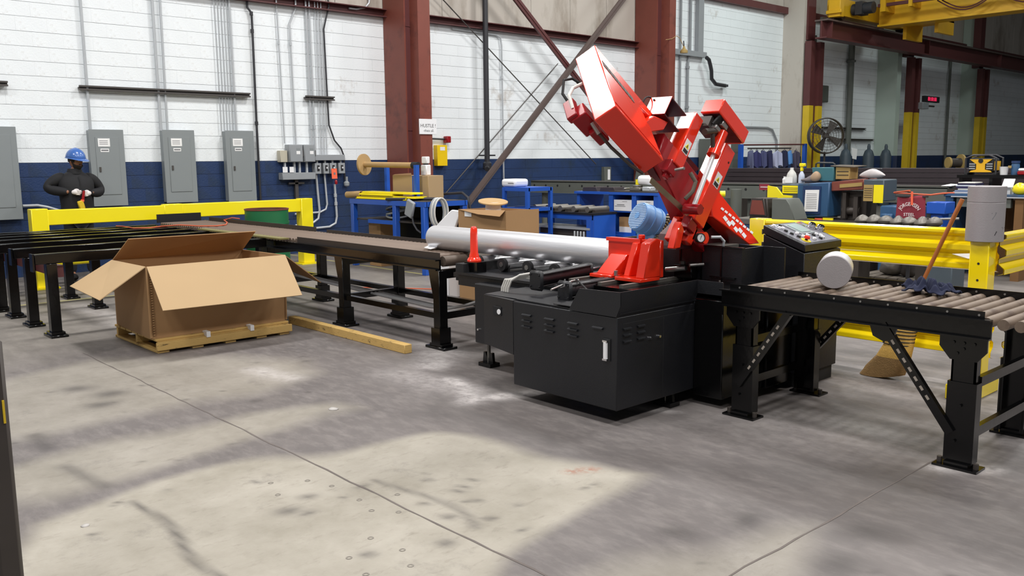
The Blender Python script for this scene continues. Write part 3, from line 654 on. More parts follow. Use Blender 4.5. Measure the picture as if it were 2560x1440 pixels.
o = build('hanging_rope', MB().tube([(-13.09,16.84,4.33),(-13.09,17.05,4.36),(-13.09,17.25,4.45),(-13.07,17.35,4.40),(-13.05,17.5,4.18)],.008,6), card_dark, label='thin tan rope looped across the column behind the saw head', cat='rope')
t = thing('bell_lamp', 'small tan capped lamp at the end of the grey lintel', 'lamp', (-13.7,17.55,4.15)); build('shade', MB().lathe([(.09,0),(.09,.05),(.04,.10),(.02,.16)],(-13.0,17.42,4.06),18), tan_box, t); build('stem', MB().cyl((-13.0,17.42,4.2),(-13.0,17.40,4.34),.012,n=8), dark_pipe, t)
# ------------------------------------------------------------------ infeed roller conveyor (along X)
t = thing('roller_conveyor', 'long black infeed roller conveyor with brown rollers running from the yellow guard to the saw', 'conveyor', (-9,4.88,0))
build('side_channel', MB().box(-12.2,-5.88,4.53,4.548,.675,.765).box(-12.2,-5.88,4.49,4.53,.755,.765).box(-12.2,-5.88,4.49,4.53,.675,.685), black_gloss, t)
build('side_channel', MB().box(-12.2,-5.88,5.202,5.22,.675,.80), rail_brown, t)
build('upstand', B1(-8.33,-5.90,4.55,4.558,.765,.820), rail_brown, t)
build('upstand', B1(-12.0,-9.07,5.20,5.208,.79,.848), rail_brown, t); build('upstand', B1(-8.83,-6.45,5.20,5.208,.79,.832), rail_brown, t)
build('edge_angle', B1(-10.6,-8.5,4.44,4.55,.785,.80), pm('olive_paint',(118,110,62),.55), t)
r0 = build('roller', MB().cyl((0,4.565,0),(0,5.195,0),.029,n=10), pm('worn_brown_roller',(112,96,84),.6,metal=.2,var=.25,scale=7), t, local=True); r0.location = (-12.1+9,-4.88,.771)
n_r = int((12.1-5.93)/.0665)
for i in range(1, n_r+1):
    o = r0.copy(); COL.objects.link(o); o.location = (-12.1+9+.0665*i,-4.88,.771+random.uniform(-.001,.001))
build('end_roller', MB().cyl((-5.895,4.58,.745),(-5.895,5.19,.745),.045,n=16), roller_dark, t)
build('end_stop', B1(-12.24,-12.22,4.56,5.18,.79,.905), black_satin, t)
def leg(x, y, h, t, wd=.088, sleeve=True):
    m = MB().box(x-wd/2,x+wd/2,y-wd/2,y+wd/2,.03,h)
    o = build('leg', m, black_gloss, t, bevel=.004)
    if sleeve: build('sleeve', B1(x-wd*.68,x+wd*.68,y-wd*.68,y+wd*.68,.04,.18), black_gloss, o)
    build('foot_plate', MB().box(x-.13,x+.13,y-.075,y+.075,0,.022), black_gloss, o, bevel=.003); build('foot_pad', MB().box(x-.085,x+.085,y-.06,y+.06,.022,.045), black_gloss, o)
    return o
for x in (-5.9,-7.43,-8.97,-10.5,-12.05):
    leg(x,4.55,.675,t); leg(x,5.20,.675,t)
    build('cross_rail', B1(x-.03,x+.03,4.59,5.16,.25,.31), black_gloss, t); build('cross_rail', B1(x-.03,x+.03,4.59,5.16,.60,.675), black_gloss, t)
    build('gusset', MB().prism([(x-.05,.68),(x-.05,.42),(x-.085,.55),(x-.115,.68)], lambda a,b,q: (a,q,b), 4.515,4.545), black_gloss, t)
build('lower_rail', B1(-12.0,-5.9,4.525,4.575,.255,.305), black_gloss, t); build('lower_rail', B1(-12.0,-5.9,5.175,5.225,.255,.305), black_gloss, t)
for k in range(3):
    y = 4.84+.045*k
    build('air_line', MB().tube([(-9.2,y,.335),(-8.6,y,.323),(-7.7,y,.297),(-7.0,y,.277),(-6.45,y,.262),(-6.2,y+.02,.27),(-6.0,y+.05,.315),(-5.75,y+.1,.40)], .013, 7), pm('silver_tube%d'%k,(176,176,178),.35,metal=.4), t)
# ------------------------------------------------------------------ cross transfer skids (along Y)
t = thing('cross_transfer', 'black cross transfer rack of parallel beams on legs at the left', 'rack', (-10.3,3.3,0))
bx = (-8.90,-9.65,-10.35,-10.9,-11.35,-11.75,-12.05)
for i, x in enumerate(bx):
    o = build('skid_beam', MB().box(x-.04,x+.04,2.17,4.47,.685,.78), black_gloss, t, bevel=.006)
    build('end_plate', B1(x-.05,x+.05,2.15,2.165,.62,.785), black_gloss, o)
    if i < 5: leg(x,2.31,.685,t,.092,False)
    if i in (0,2,4): leg(x,3.14,.685,t,.092,False)
build('tie_beam', B1(-12.05,-8.9,2.36,2.42,.55,.66), oxide_dark, t)
build('tie_beam', B1(-12.05,-8.9,3.19,3.25,.58,.66), black_gloss, t)
o = build('extension_cord', MB().tube([(-12.05,3.96,.79),(-11.75,3.95,.80),(-11.45,3.97,.79),(-11.35,4.15,.79),(-11.5,4.33,.79),(-11.3,4.5,.808),(-10.9,4.6,.808),(-10.75,4.75,.808),(-10.85,4.92,.808),(-11.2,5.10,.812),(-11.45,5.17,.83),(-11.35,5.24,.862),(-11.25,5.30,.85)], .008, 6), cord_or, label='orange extension cord snaking over the skid beams and conveyor end', cat='cord')
o = build('floor_cord', MB().tube([(-9.6,6.0,.006),(-9.0,6.45,.006),(-8.3,6.9,.006),(-7.4,7.3,.006),(-6.2,7.4,.006)], .007, 6), cord_or, label='thin red cord lying on the floor beyond the conveyor', cat='cord')
# ------------------------------------------------------------------ yellow guard on the left
t = thing('guard_barrier', 'bright yellow box-section barrier in front of the worker', 'barrier', (-12.43,5.05,0))
P = [(-12.5,3.05),(-12.5,5.1),(-12.5,6.88)]
for x, y in ((-12.5,3.05),(-12.5,6.88)): build('post', MB().box(x-.09,x+.09,y,y+.2,.02,1.035), yellow_b, t, bevel=.008); build('base_plate', B1(x-.15,x+.15,y-.06,y+.26,0,.02), yellow_b, t)
build('top_rail', MB().box(-12.56,-12.44,3.2,5.0,.82,1.015), yellow_b, t, bevel=.008); build('top_rail', MB().box(-12.56,-12.44,5.0,6.9,.83,1.025), yellow_b, t, bevel=.008)
build('coupling', B1(-12.57,-12.43,4.75,5.02,.80,1.03), yellow_b, t, bevel=.01)
build('lower_tube', MB().cyl((-12.46,3.2,.325),(-12.46,3.80,.325),.042,n=14), yellow_b, t)
# ------------------------------------------------------------------ green drum
t = thing('green_drum', 'open green drum with a rusty rim behind the conveyor', 'drum', (-11.55,5.85,0))
build('shell', MB().ring((-11.55,5.85,0),(-11.55,5.85,.945),.30,.292,32), green_p, t); build('rim', MB().ring((-11.55,5.85,.935),(-11.55,5.85,.955),.307,.288,32), oxide, t)
build('base', MB().cyl((-11.55,5.85,0),(-11.55,5.85,.02),.295,n=32), green_p, t); build('hoop', MB().ring((-11.55,5.85,.74),(-11.55,5.85,.77),.308,.298,32), green_p, t)
# ------------------------------------------------------------------ carton on pallet
t = thing('pallet', 'yellowish timber pallet on the floor under the big open carton', 'pallet', (-7.96,3.33,0))
for k in range(7): build('deck_board', B1(-8.46+.148*k,-8.46+.148*k+.125,2.70,3.94,.098,.118), pine, t, bevel=.003)
for x in (-8.43,-7.94,-7.45): build('stringer', MB().box(x-.02,x+.022,2.71,3.93,.022,.098), pine, t, bevel=.003)
build('stringer_face', B1(-7.428,-7.40,2.69,3.95,.024,.092), pine, t, bevel=.003)
for y in (2.70,3.0,3.3,3.6,3.83): build('bottom_board', B1(-8.46,-7.42,y,y+.1,0,.022), pine, t, bevel=.003)
for y in (3.12,3.53): build('strap_clip', B1(-7.50,-7.39,y,y+.035,.085,.135), white_paper, t)
t = thing('open_carton', 'large open brown carton with flaps spread, standing on the timber pallet', 'box', (-7.97,3.3,.119))
b0 = [(-8.45,2.72,.119),(-7.48,2.675,.119),(-7.48,3.92,.119),(-8.42,3.93,.119)]; t0 = [(-8.45,2.72,.715),(-7.48,2.675,.735),(-7.48,3.95,.735),(-8.42,3.98,.72)]
def wall(i, j): return MB().sheet([b0[i],b0[j],t0[j],t0[i]],.008)
build('side_wall', wall(0,1), card, t, smooth=False); build('front_wall', wall(1,2), card, t, smooth=False); build('side_wall', wall(2,3), card, t, smooth=False); build('back_wall', wall(3,0), card, t, smooth=False)
build('bottom', MB().sheet([(p[0],p[1],.123) for p in b0],.006), card, t, smooth=False)
build('corner_crease', MB().tube([(-7.475,2.675,.13),(-7.475,2.675,.73)],.012,6), card, t); build('corner_crease', MB().tube([(-7.475,3.93,.13),(-7.475,3.945,.73)],.010,6), card, t)
cr = MB()
for k in range(26): cr.box(-7.476,-7.462,2.69,2.705,.15+.021*k,.162+.021*k)
build('staple_row', cr, card, t, smooth=False, kind='stuff')
build('front_flap', MB().sheet([(-7.475,2.675,.738),(-7.475,3.95,.738),(-7.15,3.93,.395),(-7.15,2.665,.405)],.007), card_lit, t, smooth=False)
build('left_flap', MB().sheet([(-8.45,2.715,.718),(-7.485,2.67,.738),(-7.50,2.29,.495),(-8.47,2.345,.51)],.007), card_lit, t, smooth=False)
build('back_flap', MB().sheet([(-8.45,2.72,.718),(-8.42,3.98,.722),(-8.05,3.95,.93),(-8.17,2.78,.925)],.007), card, t, smooth=False)
build('right_flap', MB().sheet([(-7.49,3.955,.735),(-8.42,3.985,.72),(-8.30,4.38,.50),(-7.55,4.36,.43)],.007), card, t, smooth=False)
o = build('timber_beam', MB().box(-7.9,-5.92,4.18,4.255,0,.075), pine, label='long square timber lying on the floor in front of the conveyor', cat='timber', bevel=.004)
# ------------------------------------------------------------------ outfeed roller table (right foreground)
t = thing('roller_table', 'black outfeed roller table with grey-brown rollers at the right', 'conveyor', (-2.33,5.03,0))
for y, s in ((4.61,1),(5.45,-1)):
    ch = MB().box(-3.12,-1.555,y,y+s*.012,.688,.790) if s > 0 else MB().box(-3.12,-1.20,y-.012,y,.688,.790)
    xe = -1.555 if s > 0 else -1.20
    ch.box(-3.12,xe,min(y,y-s*.03),max(y,y-s*.03),.782,.790).box(-3.12,xe,min(y,y-s*.03),max(y,y-s*.03),.688,.696)
    build('side_channel', ch, black_gloss, t)
    yy = y+s*.014
    f = build('side_guard', B1(-3.07,xe-.04,min(yy,yy+s*.005),max(yy,yy+s*.005),.775,.825), black_gloss, t)
    bo = MB()
    n = 10 if s > 0 else 12
    for k in range(n):
        x = -3.0+k*(1.38/9)
        build('guard_bolt', MB().cyl((x,yy-.004,.806),(x,yy-.0005,.806),.006,n=8) if s > 0 else MB().cyl((x,yy-.010,.806),(x,yy-.0055,.806),.006,n=8), steel, f)
r0 = build('roller', MB().cyl((0,4.632,0),(0,5.43,0),.0285,n=14), roller_brown, t, local=True); r0.location = (-3.06+2.33,-5.03,.768)
for i in range(1, 24):
    o = r0.copy(); COL.objects.link(o); o.location = (-3.06+2.33+.0775*i,-5.03,.768+random.uniform(-.0015,.0015))
def table_leg(x, y, s):
    m = MB().box(x-.06,x+.06,y,y+s*.01,.03,.69).box(x-.06,x-.05,y,y+s*.06,.03,.69).box(x+.05,x+.06,y,y+s*.06,.03,.69)
    o = build('leg', m, black_gloss, t)
    m = MB().box(x-.072,x+.072,y-s*.008,y-s*.001,.03,.45).box(x-.072,x-.062,y-s*.001,y+s*.062,.03,.45).box(x+.062,x+.072,y-s*.001,y+s*.062,.03,.45)
    build('lower_sleeve', m, black_gloss, o)
    m = MB().prism([(x-.12,.69),(x+.11,.69),(x+.11,.62),(x+.065,.565),(x-.065,.565),(x-.12,.63)], lambda a,b,q: (a,q,b), y-s*.014, y-s*.002); build('gusset_plate', m, black_gloss, o)
    for bx_, bz in ((-.05,.655),(0,.655),(.05,.655),(0,.625),(-.03,.60),(0,.33),(-.02,.14)): build('bolt', MB().cyl((x+bx_,y-s*.022,bz),(x+bx_,y-s*.008,bz),.008,n=8), black_gloss, o)
    f = MB().box(x-.11,x+.11,y-.05,y+.07,0,.012).box(x-.06,x+.06,y-.03,y+.05,.012,.03); build('foot_plate', f, black_gloss, o)
    for dx in (-.09,.09): build('anchor_bolt', MB().cyl((x+dx,y,.012),(x+dx,y,.04),.014,n=8), mach_dark, o)
for x in (-1.68,-2.965): table_leg(x,4.63,1); table_leg(x,5.43,-1)
for x in (-1.625,-3.02):
    build('cross_rail', MB().box(x-.015,x+.015,4.69,5.37,.43,.48), black_gloss, t); build('cross_rail', MB().box(x-.015,x+.015,4.69,5.37,.17,.22), black_gloss, t)
def brace(p0, p1):
    p0, p1 = Vector(p0), Vector(p1); d = (p1-p0).normalized(); up = Vector((0,1,0)).cross(d)
    m = MB().bar(p0,p1,.004,.045,up); n = int((p1-p0).length/.055)
    o = build('brace', MB().bar(p0,p1,.004,.045,up).bar(p0+Vector((0,.015,0))-up*.021,p1+Vector((0,.015,0))-up*.021,.034,.004,up), black_gloss, t)
    hm = floor_hole
    for k in range(2, min(n,9)):
        c = p0+d*(.055*k); build('slot', MB().obox(c-Vector((0,.0025,0)),(.026,.002,.013),(d,(0,1,0),up)), hm, o)
floor_hole = pm('slot_showing_floor',(150,140,130),.8)
brace((-2.10,4.605,.70),(-1.72,4.605,.18)); brace((-2.66,4.605,.69),(-2.99,4.605,.20)); brace((-2.62,5.455,.69),(-2.95,5.455,.3))
build('brace_bracket', MB().prism([(-2.17,.69),(-2.02,.69),(-2.04,.62),(-2.09,.605),(-2.15,.63)], lambda a,b,q: (a,q,b), 4.61,4.625), black_gloss, t)
# ------------------------------------------------------------------ metal pieces
def billet_end(c, r, m): pass
t = thing('aluminium_billet', 'long round aluminium billet lying from the conveyor into the red vise', 'billet', (-5.3,4.90,.80))
build('bar', MB().cyl((-6.42,4.90,.905),(-3.95,4.90,.905),.105,n=48), alu, t, bevel=.006, seg=2)
build('torn_wrap', MB().sheet([(-6.45,4.80,.812),(-6.30,4.76,.81),(-6.30,4.84,.825),(-6.42,4.86,.84)],.003), white_pl, t)
t = build('aluminium_slug', MB().cyl((-2.59,5.0,.902),(-2.70,5.24,.902),.101,n=48), alu_cut, label='round cut aluminium slug lying on the outfeed roller table', cat='slug', bevel=.003)
build('rim_band', MB().ring((-2.6,5.02,.902),(-2.7005,5.241,.902),.1016,.1002,48), alu, t)
t = build('aluminium_slug', MB().cyl((-2.175,6.2,1.035),(-2.175,6.2,1.29),.114,n=48), alu_cut, label='tall cut slug standing on the yellow corner post, below its twin', cat='slug', bevel=.003)
mk = lambda a,b,q: (-2.175+.1145*math.sin(.72+a/.114)+0, 6.2-.1145*math.cos(.72+a/.114), 1.10+b)
build('chalk_mark', MB().add([mk(.03,.0,0),mk(.08,.028,0),mk(.078,.033,0),mk(.026,.006,0),mk(.03,.0,0)],[(0,1,2,3)]).add([mk(.02,-.02,0),mk(.03,.0,0),mk(.026,.004,0),mk(.015,-.02,0)],[(0,1,2,3)]).add([mk(.082,.018,0),mk(.11,.026,0),mk(.11,.03,0),mk(.082,.022,0)],[(0,1,2,3)]), ink, t, smooth=False)
build('chalk_mark', MB().add([mk(-.01,.12,0),mk(.02,.125,0),mk(.02,.129,0),mk(-.01,.124,0)],[(0,1,2,3)]).add([mk(.018,.125,0),mk(-.005,.085,0),mk(-.001,.083,0),mk(.022,.124,0)],[(0,1,2,3)]), ink_grey, t, smooth=False)
build('aluminium_slug', MB().cyl((-2.175,6.2,1.2905),(-2.175,6.2,1.395),.114,n=48), alu_cut, label='short cut slug on top of the two stacked on the yellow post', cat='slug', bevel=.003)
n_ = 34; vs = []; fs = []
for a_ in range(n_+1):
    for b_ in range(n_+1):
        u, w2 = a_/n_*2-1, b_/n_*2-1; rr = math.sqrt(u*u*.9+w2*w2*1.1); edge = 1-.16*math.sin(5*math.atan2(w2,u)+.7)-.09*math.sin(9*math.atan2(w2,u))
        h_ = .030*abs(math.sin(u*5+w2*3+.4))+.022*abs(math.sin(w2*7-u*4))+.014*math.sin(u*13+w2*9)
        h_ = max(0,h_)*max(0,1-max(0,rr-.7)/.6)+.012
        vs.append((-2.12+.125*u*edge+.02*w2, 5.235+.085*w2*edge-.015*u, .797+h_*1.25))
for a_ in range(n_):
    for b_ in range(n_):
        k_ = a_*(n_+1)+b_; fs.append((k_,k_+n_+1,k_+n_+2,k_+1))
o = build('navy_rag', MB().add(vs, fs), cloth_navy, ang=70, label='crumpled navy rag lying on the outfeed rollers', cat='rag')
m_ = o.modifiers.new('thick','SOLIDIFY'); m_.thickness = .008
# ------------------------------------------------------------------ yellow guard rail on the right
t = thing('guard_rail', 'glossy yellow ribbed guard rail behind the outfeed table, with corner post', 'barrier', (-3,6.3,0))
prof = [(0,0),(.05,.012),(.05,.05),(.012,.085),(.012,.12),(.055,.145),(.055,.185),(.012,.21),(.012,.245),(.05,.265),(.05,.29),(0,.30)]
def ribbed(p0, p1, z0, nrm, nm='ribbed_rail', sc=.95):
    p0, p1, nn = Vector(p0), Vector(p1), Vector(nrm); mb = MB(); m = len(prof); vs = []
    for p in (p0, p1):
        for a, b in prof: vs.append(p+nn*a+Vector((0,0,z0+b*sc)))
        for a, b in prof: vs.append(p+nn*(a-.006)+Vector((0,0,z0+b*sc)))
    fs = []
    for k in range(m-1):
        fs.append((k,k+1,2*m+k+1,2*m+k)); fs.append((m+k+1,m+k,3*m+k,3*m+k+1))
    fs += [(0,2*m,3*m,m),(m-1,2*m-1,4*m-1,3*m-1)]
    mb.add(vs, fs); return build(nm, mb, yellow, t, smooth=False, bevel=.004)
ribbed((-3.95,6.40,0),(-2.14,6.40,0),.812,(0,-1,0)); ribbed((-3.95,6.40,0),(-2.14,6.40,0),.215,(0,-1,0))
ribbed((-2.112,6.27,0),(-2.112,9.0,0),.80,(1,0,0)); ribbed((-2.112,6.45,0),(-2.112,9.0,0),.215,(1,0,0))
build('post', MB().box(-2.235,-2.115,6.13,6.26,.012,1.035), yellow, t, bevel=.006); build('post', MB().box(-4.04,-3.90,6.34,6.46,.012,1.10), yellow, t, bevel=.006); build('post', MB().box(-2.23,-2.11,7.5,7.63,.012,1.08), yellow, t, bevel=.006)
for z in (.89,.78): build('post_hole', MB().cyl((-2.175,6.128,z),(-2.175,6.1305,z),.008,n=10), black_matt, t)
build('foot_box', MB().box(-2.26,-2.09,5.93,6.4,0,.10), yellow, t, bevel=.005); build('base_plate', B1(-4.1,-3.84,6.28,6.52,0,.012), yellow, t); build('base_plate', B1(-2.3,-2.04,7.44,7.7,0,.012), yellow, t)
build('bent_edge_glint', MB().sheet([(-2.42,6.33,.92),(-2.15,6.33,.945),(-2.15,6.27,.895),(-2.30,6.29,.90)],.005), white_pl, t)  # bent flap of the yellow rail, its bright highlight painted in as white
# ------------------------------------------------------------------ broom
t = thing('corn_broom', 'corn broom with a long wooden handle leaning on the yellow guard rail', 'broom', (-2.75,6.22,0))
hb, ht_ = Vector((-2.66,6.24,.50)), Vector((-2.375,6.33,1.30))
build('handle', MB().cyl(hb,ht_,.013,.015,n=12), handle_wood, t)
vs = []; fs = []; secs = [(.50,.018,.018,(-2.66,6.24)),(.46,.045,.03,(-2.675,6.235)),(.38,.08,.04,(-2.70,6.225)),(.28,.105,.045,(-2.735,6.215)),(.16,.13,.05,(-2.79,6.205)),(.06,.15,.052,(-2.85,6.20)),(.005,.155,.05,(-2.90,6.20))]
secs = [(z,a,b,(cx+.05*(1-z/.5)+.02,cy)) for z,a,b,(cx,cy) in secs]
def broom_part(ss, m, nm):
    n = 20; vs = []; fs = []
    for z, a, b, (cx, cy) in ss:
        for k in range(n):
            q = 2*math.pi*k/n; rr = 1+.04*math.sin(5*q+z*40); dx = a*rr*math.cos(q); dz = -.10*dx if z < .1 else 0
            vs.append((cx+dx*.95, cy+b*rr*math.sin(q), max(.003, z+(.04*math.cos(q) if z < .03 else 0)+dz)))
    for i in range(len(ss)-1):
        for k in range(n):
            j = (k+1) % n; fs.append((i*n+k,i*n+j,(i+1)*n+j,(i+1)*n+k))
    fs += [tuple(range(n)), tuple(range((len(ss)-1)*n, len(ss)*n))]
    return build(nm, MB().add(vs, fs), m, t)
broom_part(secs[:5], straw, 'straw'); broom_part(secs[4:], straw_dark, 'straw_tip')
for z, a, b, cx, cy in ((.36,.088,.043,-2.707,6.223),(.335,.093,.044,-2.716,6.221),(.31,.099,.046,-2.725,6.218),(.285,.105,.047,-2.733,6.215),(.26,.11,.048,-2.745,6.213)):
    build('binding', MB().tube([(cx+.035+a*.97*math.cos(2*math.pi*k/24), cy+b*1.03*math.sin(2*math.pi*k/24), z) for k in range(25)], .004, 5, caps=False), black_matt, t)
# ------------------------------------------------------------------ dark ladder stile at the left edge
t = thing('step_ladder', 'dark upright ladder stile with steel rung at the left edge of the frame', 'ladder', (-2.9,.5,0))
for y in (.572,.06): build('stile', MB().box(-2.97,-2.90,y-.035,y+.035,0,1.085), mach_dark, t, bevel=.012)
for z in (.25,.53,.83): build('rung', B1(-2.95,-2.91,.09,.53,z-.02,z+.02), galv, t)
build('grip_tape', B1(-2.965,-2.895,.589,.595,.83,.90), yellow_dull, t)

scrap_m = pm('dusty_paper',(178,174,170),.9)
for x, y, a, lb in ((-4.90,2.88,.036,'white torn paper scrap on the yellowish strip of floor'),(-4.04,1.10,.022,'small white scrap on the floor near the left edge')):
    r = random.Random(int(x*100)); vs = [(x,y,.004)]+[(x+a*(.7+.5*r.random())*math.cos(k*.7),y+a*(.7+.5*r.random())*math.sin(k*.7),.001+.004*r.random()) for k in range(9)]
    o = build('paper_scrap', MB().add(vs,[(0,k+1,(k+1)%9+1) for k in range(9)]), scrap_m, label=lb, cat='scrap'); m_ = o.modifiers.new('thick','SOLIDIFY'); m_.thickness = .002
# ------------------------------------------------------------------ the band saw: black base, red tilting head
S = thing('band_saw', 'big horizontal band saw with black base cabinets and raised red saw head', 'machine', (-3.9,4.7,0))
# base cabinets
cab = build('power_cabinet', MB().box(-4.27,-3.36,3.90,5.15,.095,.665), black_satin, S, bevel=.006, seg=2)
for x, rows in ((-4.136,3),(-3.924,3),(-3.717,3),(-3.51,1)):
    for k in range(rows):
        build('louver', MB().prism([(3.9,.0),(3.885,.004),(3.885,.010),(3.9,.016)], lambda a,b,q: (q,a,b+.577-.0385*k), x-.042, x+.042), black_satin, cab)
for y in (3.99,4.12):
    for k in range(3): build('louver', MB().prism([(-3.36,0),(-3.347,.004),(-3.347,.010),(-3.36,.016)], lambda a,b,q: (a,q,b+.58-.0385*k), y-.035, y+.035), black_satin, cab)
g = build('gauge_recess', B1(-3.47,-3.408,3.893,3.902,.395,.53), black_matt, cab)
build('sight_glass', MB().cyl((-3.437,3.886,.41),(-3.437,3.886,.51),.014,n=12), white_pl, cab); build('sight_frame', MB().box(-3.455,-3.42,3.876,3.9,.398,.41).box(-3.455,-3.42,3.876,3.9,.51,.522), chrome, cab)
for y in (4.21,4.293): build('door_knob', MB().cyl((-3.36,y,.50),(-3.345,y,.50),.009,n=10), chrome, cab)
build('door_gap', B1(-3.361,-3.359,4.338,4.344,.1,.62), black_matt, cab); build('door_gap', B1(-3.361,-3.359,3.95,4.8,.618,.624), black_matt, cab)
build('infeed_cabinet', MB().box(-5.17,-4.27,4.32,5.35,.19,.655), black_satin, S, bevel=.006)
hole = build('access_hole', B1(-4.485,-4.405,3.912,3.928,.545,.605), black_matt, S); build('hole_cup', MB().cyl((-4.425,3.913,.572),(-4.425,3.909,.572),.018,n=14), white_pl, hole)
for x, z in ((-5.12,.30),(-4.76,.28)): build('door_knob', MB().cyl((x,4.32,z),(x,4.305,z),.008,n=10), chrome, S)
build('cover_plate', MB().sheet([(-4.62,3.955,.668),(-4.27,3.955,.668),(-4.27,4.46,.668),(-4.66,4.46,.668)],.008), black_satin, S); build('cover_plate', MB().sheet([(-4.27,3.93,.672),(-3.67,3.91,.672),(-3.67,4.35,.678),(-4.27,4.45,.678)],.008), black_satin, S)
build('plate_skirt', MB().hexa([(-4.62,3.945,.32),(-4.27,3.9,.30),(-4.27,3.93,.30),(-4.62,3.975,.32)],[(-4.62,3.945,.668),(-4.27,3.9,.668),(-4.27,3.93,.668),(-4.62,3.975,.668)]), black_satin, S)
for x, y in ((-5.1,4.4),(-5.1,5.25),(-4.5,4.6),(-3.45,4.5),(-3.45,5.1),(-4.2,4.9)):
    f = build('levelling_foot', MB().box(x-.07,x+.07,y-.05,y+.05,0,.03).prism([(x-.06,.03),(x+.06,.03),(x+.05,.11),(x+.03,.11),(x,.05),(x-.03,.11),(x-.05,.11)], lambda a,b,q: (a,q,b), y-.012, y+.012), black_gloss, S); build('foot_bolt', MB().cyl((x,y,.03),(x,y,.20),.014,n=8), steel_dull, f)
build('main_base', MB().box(-4.3,-3.40,5.15,5.95,.05,.76).box(-3.40,-3.12,5.15,5.45,.05,.76).box(-3.36,-3.14,4.66,5.15,.06,.70), black_gloss, S, bevel=.006)
# coolant tray
build('tray', MB().prism([(-3.362,.662),(-3.332,.735),(-3.332,.82),(-3.338,.82),(-3.338,.738),(-3.368,.664)], lambda a,b,q: (a,q,b), 3.9, 4.655).prism([(-3.75,.668),(-3.362,.668),(-3.332,.735),(-3.332,.82),(-3.66,.812)], lambda a,b,q: (a,q,b), 3.894, 3.902).box(-3.338,-3.14,4.652,4.660,.735,.82).box(-3.9,-3.345,3.91,4.66,.685,.69), black_satin, S)
bed_steel = pm('bed_roller_steel',(206,206,208),.24,metal=.8,var=.05)
# infeed bed and rollers
build('bed_rail', MB().prism([(4.45,.60),(4.45,.70),(4.40,.71),(4.40,.69),(4.43,.68),(4.43,.60)], lambda a,b,q: (q,a,b), -5.5, -4.35), black_satin, S); build('bed_plate', B1(-5.6,-4.2,4.46,5.4,.655,.69), black_satin, S)
build('bed_support', B1(-5.62,-5.52,4.5,5.35,.62,.76), black_matt, S); build('bed_support', B1(-4.35,-4.25,4.5,5.35,.66,.76), black_matt, S)
for x in (-5.62,-5.32,-5.02,-4.72):
    r = build('bed_roller', MB().cyl((x,4.76,.752),(x,5.30,.752),.046,n=24), bed_steel, S); build('roller_cap', MB().ring((x,4.735,.752),(x,4.765,.752),.052,.02,20), black_matt, r); build('roller_bolt', MB().cyl((x,4.73,.752),(x,4.75,.752),.022,n=6), steel, r); build('roller_bracket', B1(x-.045,x+.045,4.775,4.79,.68,.755), black_matt, r)
# red guide post
p = build('guide_post', MB().lathe([(.036,0),(.043,.01),(.040,.03),(.033,.05),(.030,.20),(.028,.245),(.018,.262)],(-5.50,4.60,.80),20), red_gloss, S); build('post_collar', MB().lathe([(.058,0),(.06,.012),(.05,.03),(.045,.035)],(-5.50,4.60,.775),20), red_gloss, p)
build('post_bracket', MB().box(-5.58,-5.42,4.56,4.66,.69,.775), black_gloss, S)
# vise
v = build('vise_jaw', MB().box(-4.17,-3.70,4.735,4.775,.79,1.045), red_gloss, S, bevel=.006)
build('jaw_rib', MB().prism([(4.735,.80),(4.735,1.055),(4.70,1.06),(4.62,1.03),(4.565,.80)], lambda a,b,q: (q,a,b), -3.775, -3.70), red_gloss, v, bevel=.005); build('jaw_rib', MB().prism([(4.735,.80),(4.735,1.03),(4.69,1.02),(4.60,.80)], lambda a,b,q: (q,a,b), -3.91, -3.86), red_gloss, v, bevel=.004)
build('jaw_gusset', MB().hexa([(-4.15,4.59,.80),(-4.0,4.59,.80),(-3.98,4.70,.80),(-4.13,4.70,.80)],[(-4.11,4.70,.935),(-3.96,4.70,.935),(-3.95,4.735,.935),(-4.10,4.735,.935)]), red_gloss, v, bevel=.004)
build('jaw_foot', MB().box(-4.18,-3.98,4.55,4.735,.775,.80).box(-3.93,-3.70,4.53,4.735,.775,.80), red_gloss, v, bevel=.004); build('jaw_lug', MB().box(-3.90,-3.86,4.74,4.775,1.045,1.075), red_gloss, v, bevel=.006); build('jaw_top', MB().box(-4.17,-3.86,4.715,4.735,1.02,1.045), red_gloss, v)
build('jaw_bolt', MB().cyl((-3.95,4.57,.80),(-3.95,4.57,.835),.014,n=10), steel, v)
for x in (-4.20,-3.93,-3.74): build('slide_rail', MB().box(x-.018,x+.018,4.38,5.02,.755,.775), steel_dull, S)
build('slide_bed', B1(-4.25,-3.60,4.35,5.05,.69,.755), black_gloss, S)
def hyd(x, y0, y1, z0, z1, r):
    a, b = Vector((x,y0,z0)), Vector((x,y1,z1)); d = (b-a).normalized()
    c = build('vise_cylinder', MB().cyl(a,b,r,n=24), black_satin, S)
    build('end_cap', MB().obox(a,(.135,.032,.14),((1,0,0),d,(0,0,1))), black_satin, c, bevel=.03); build('end_cap', MB().obox(b,(.115,.03,.11),((1,0,0),d,(0,0,1))), black_satin, c, bevel=.014)
    for dx, dz in ((-.042,-.04),(.042,-.04),(-.042,.04),(.042,.04)): build('tie_bolt', MB().cyl(a+Vector((dx,-.025,dz)), b+Vector((dx,.015,dz)),.006,n=8), black_matt, c)
    build('piston_rod', MB().cyl(b, b+d*.14,.014,n=12), chrome, c)
hyd(-4.30,4.15,4.66,.775,.80,.050); hyd(-4.0,4.12,4.62,.735,.74,.048)
for k in range(4):
    x = -4.36-.018*k
    build('white_hose', MB().tube([(-4.335,4.24,.80-.012*k),(-4.41-.018*k,4.2,.81-.012*k),(-4.48-.02*k,4.16,.795-.012*k),(-4.535-.022*k,4.13,.755),(-4.555-.022*k,4.12,.70),(-4.56-.022*k,4.12,.665)], .0085, 8), hose_w, S)
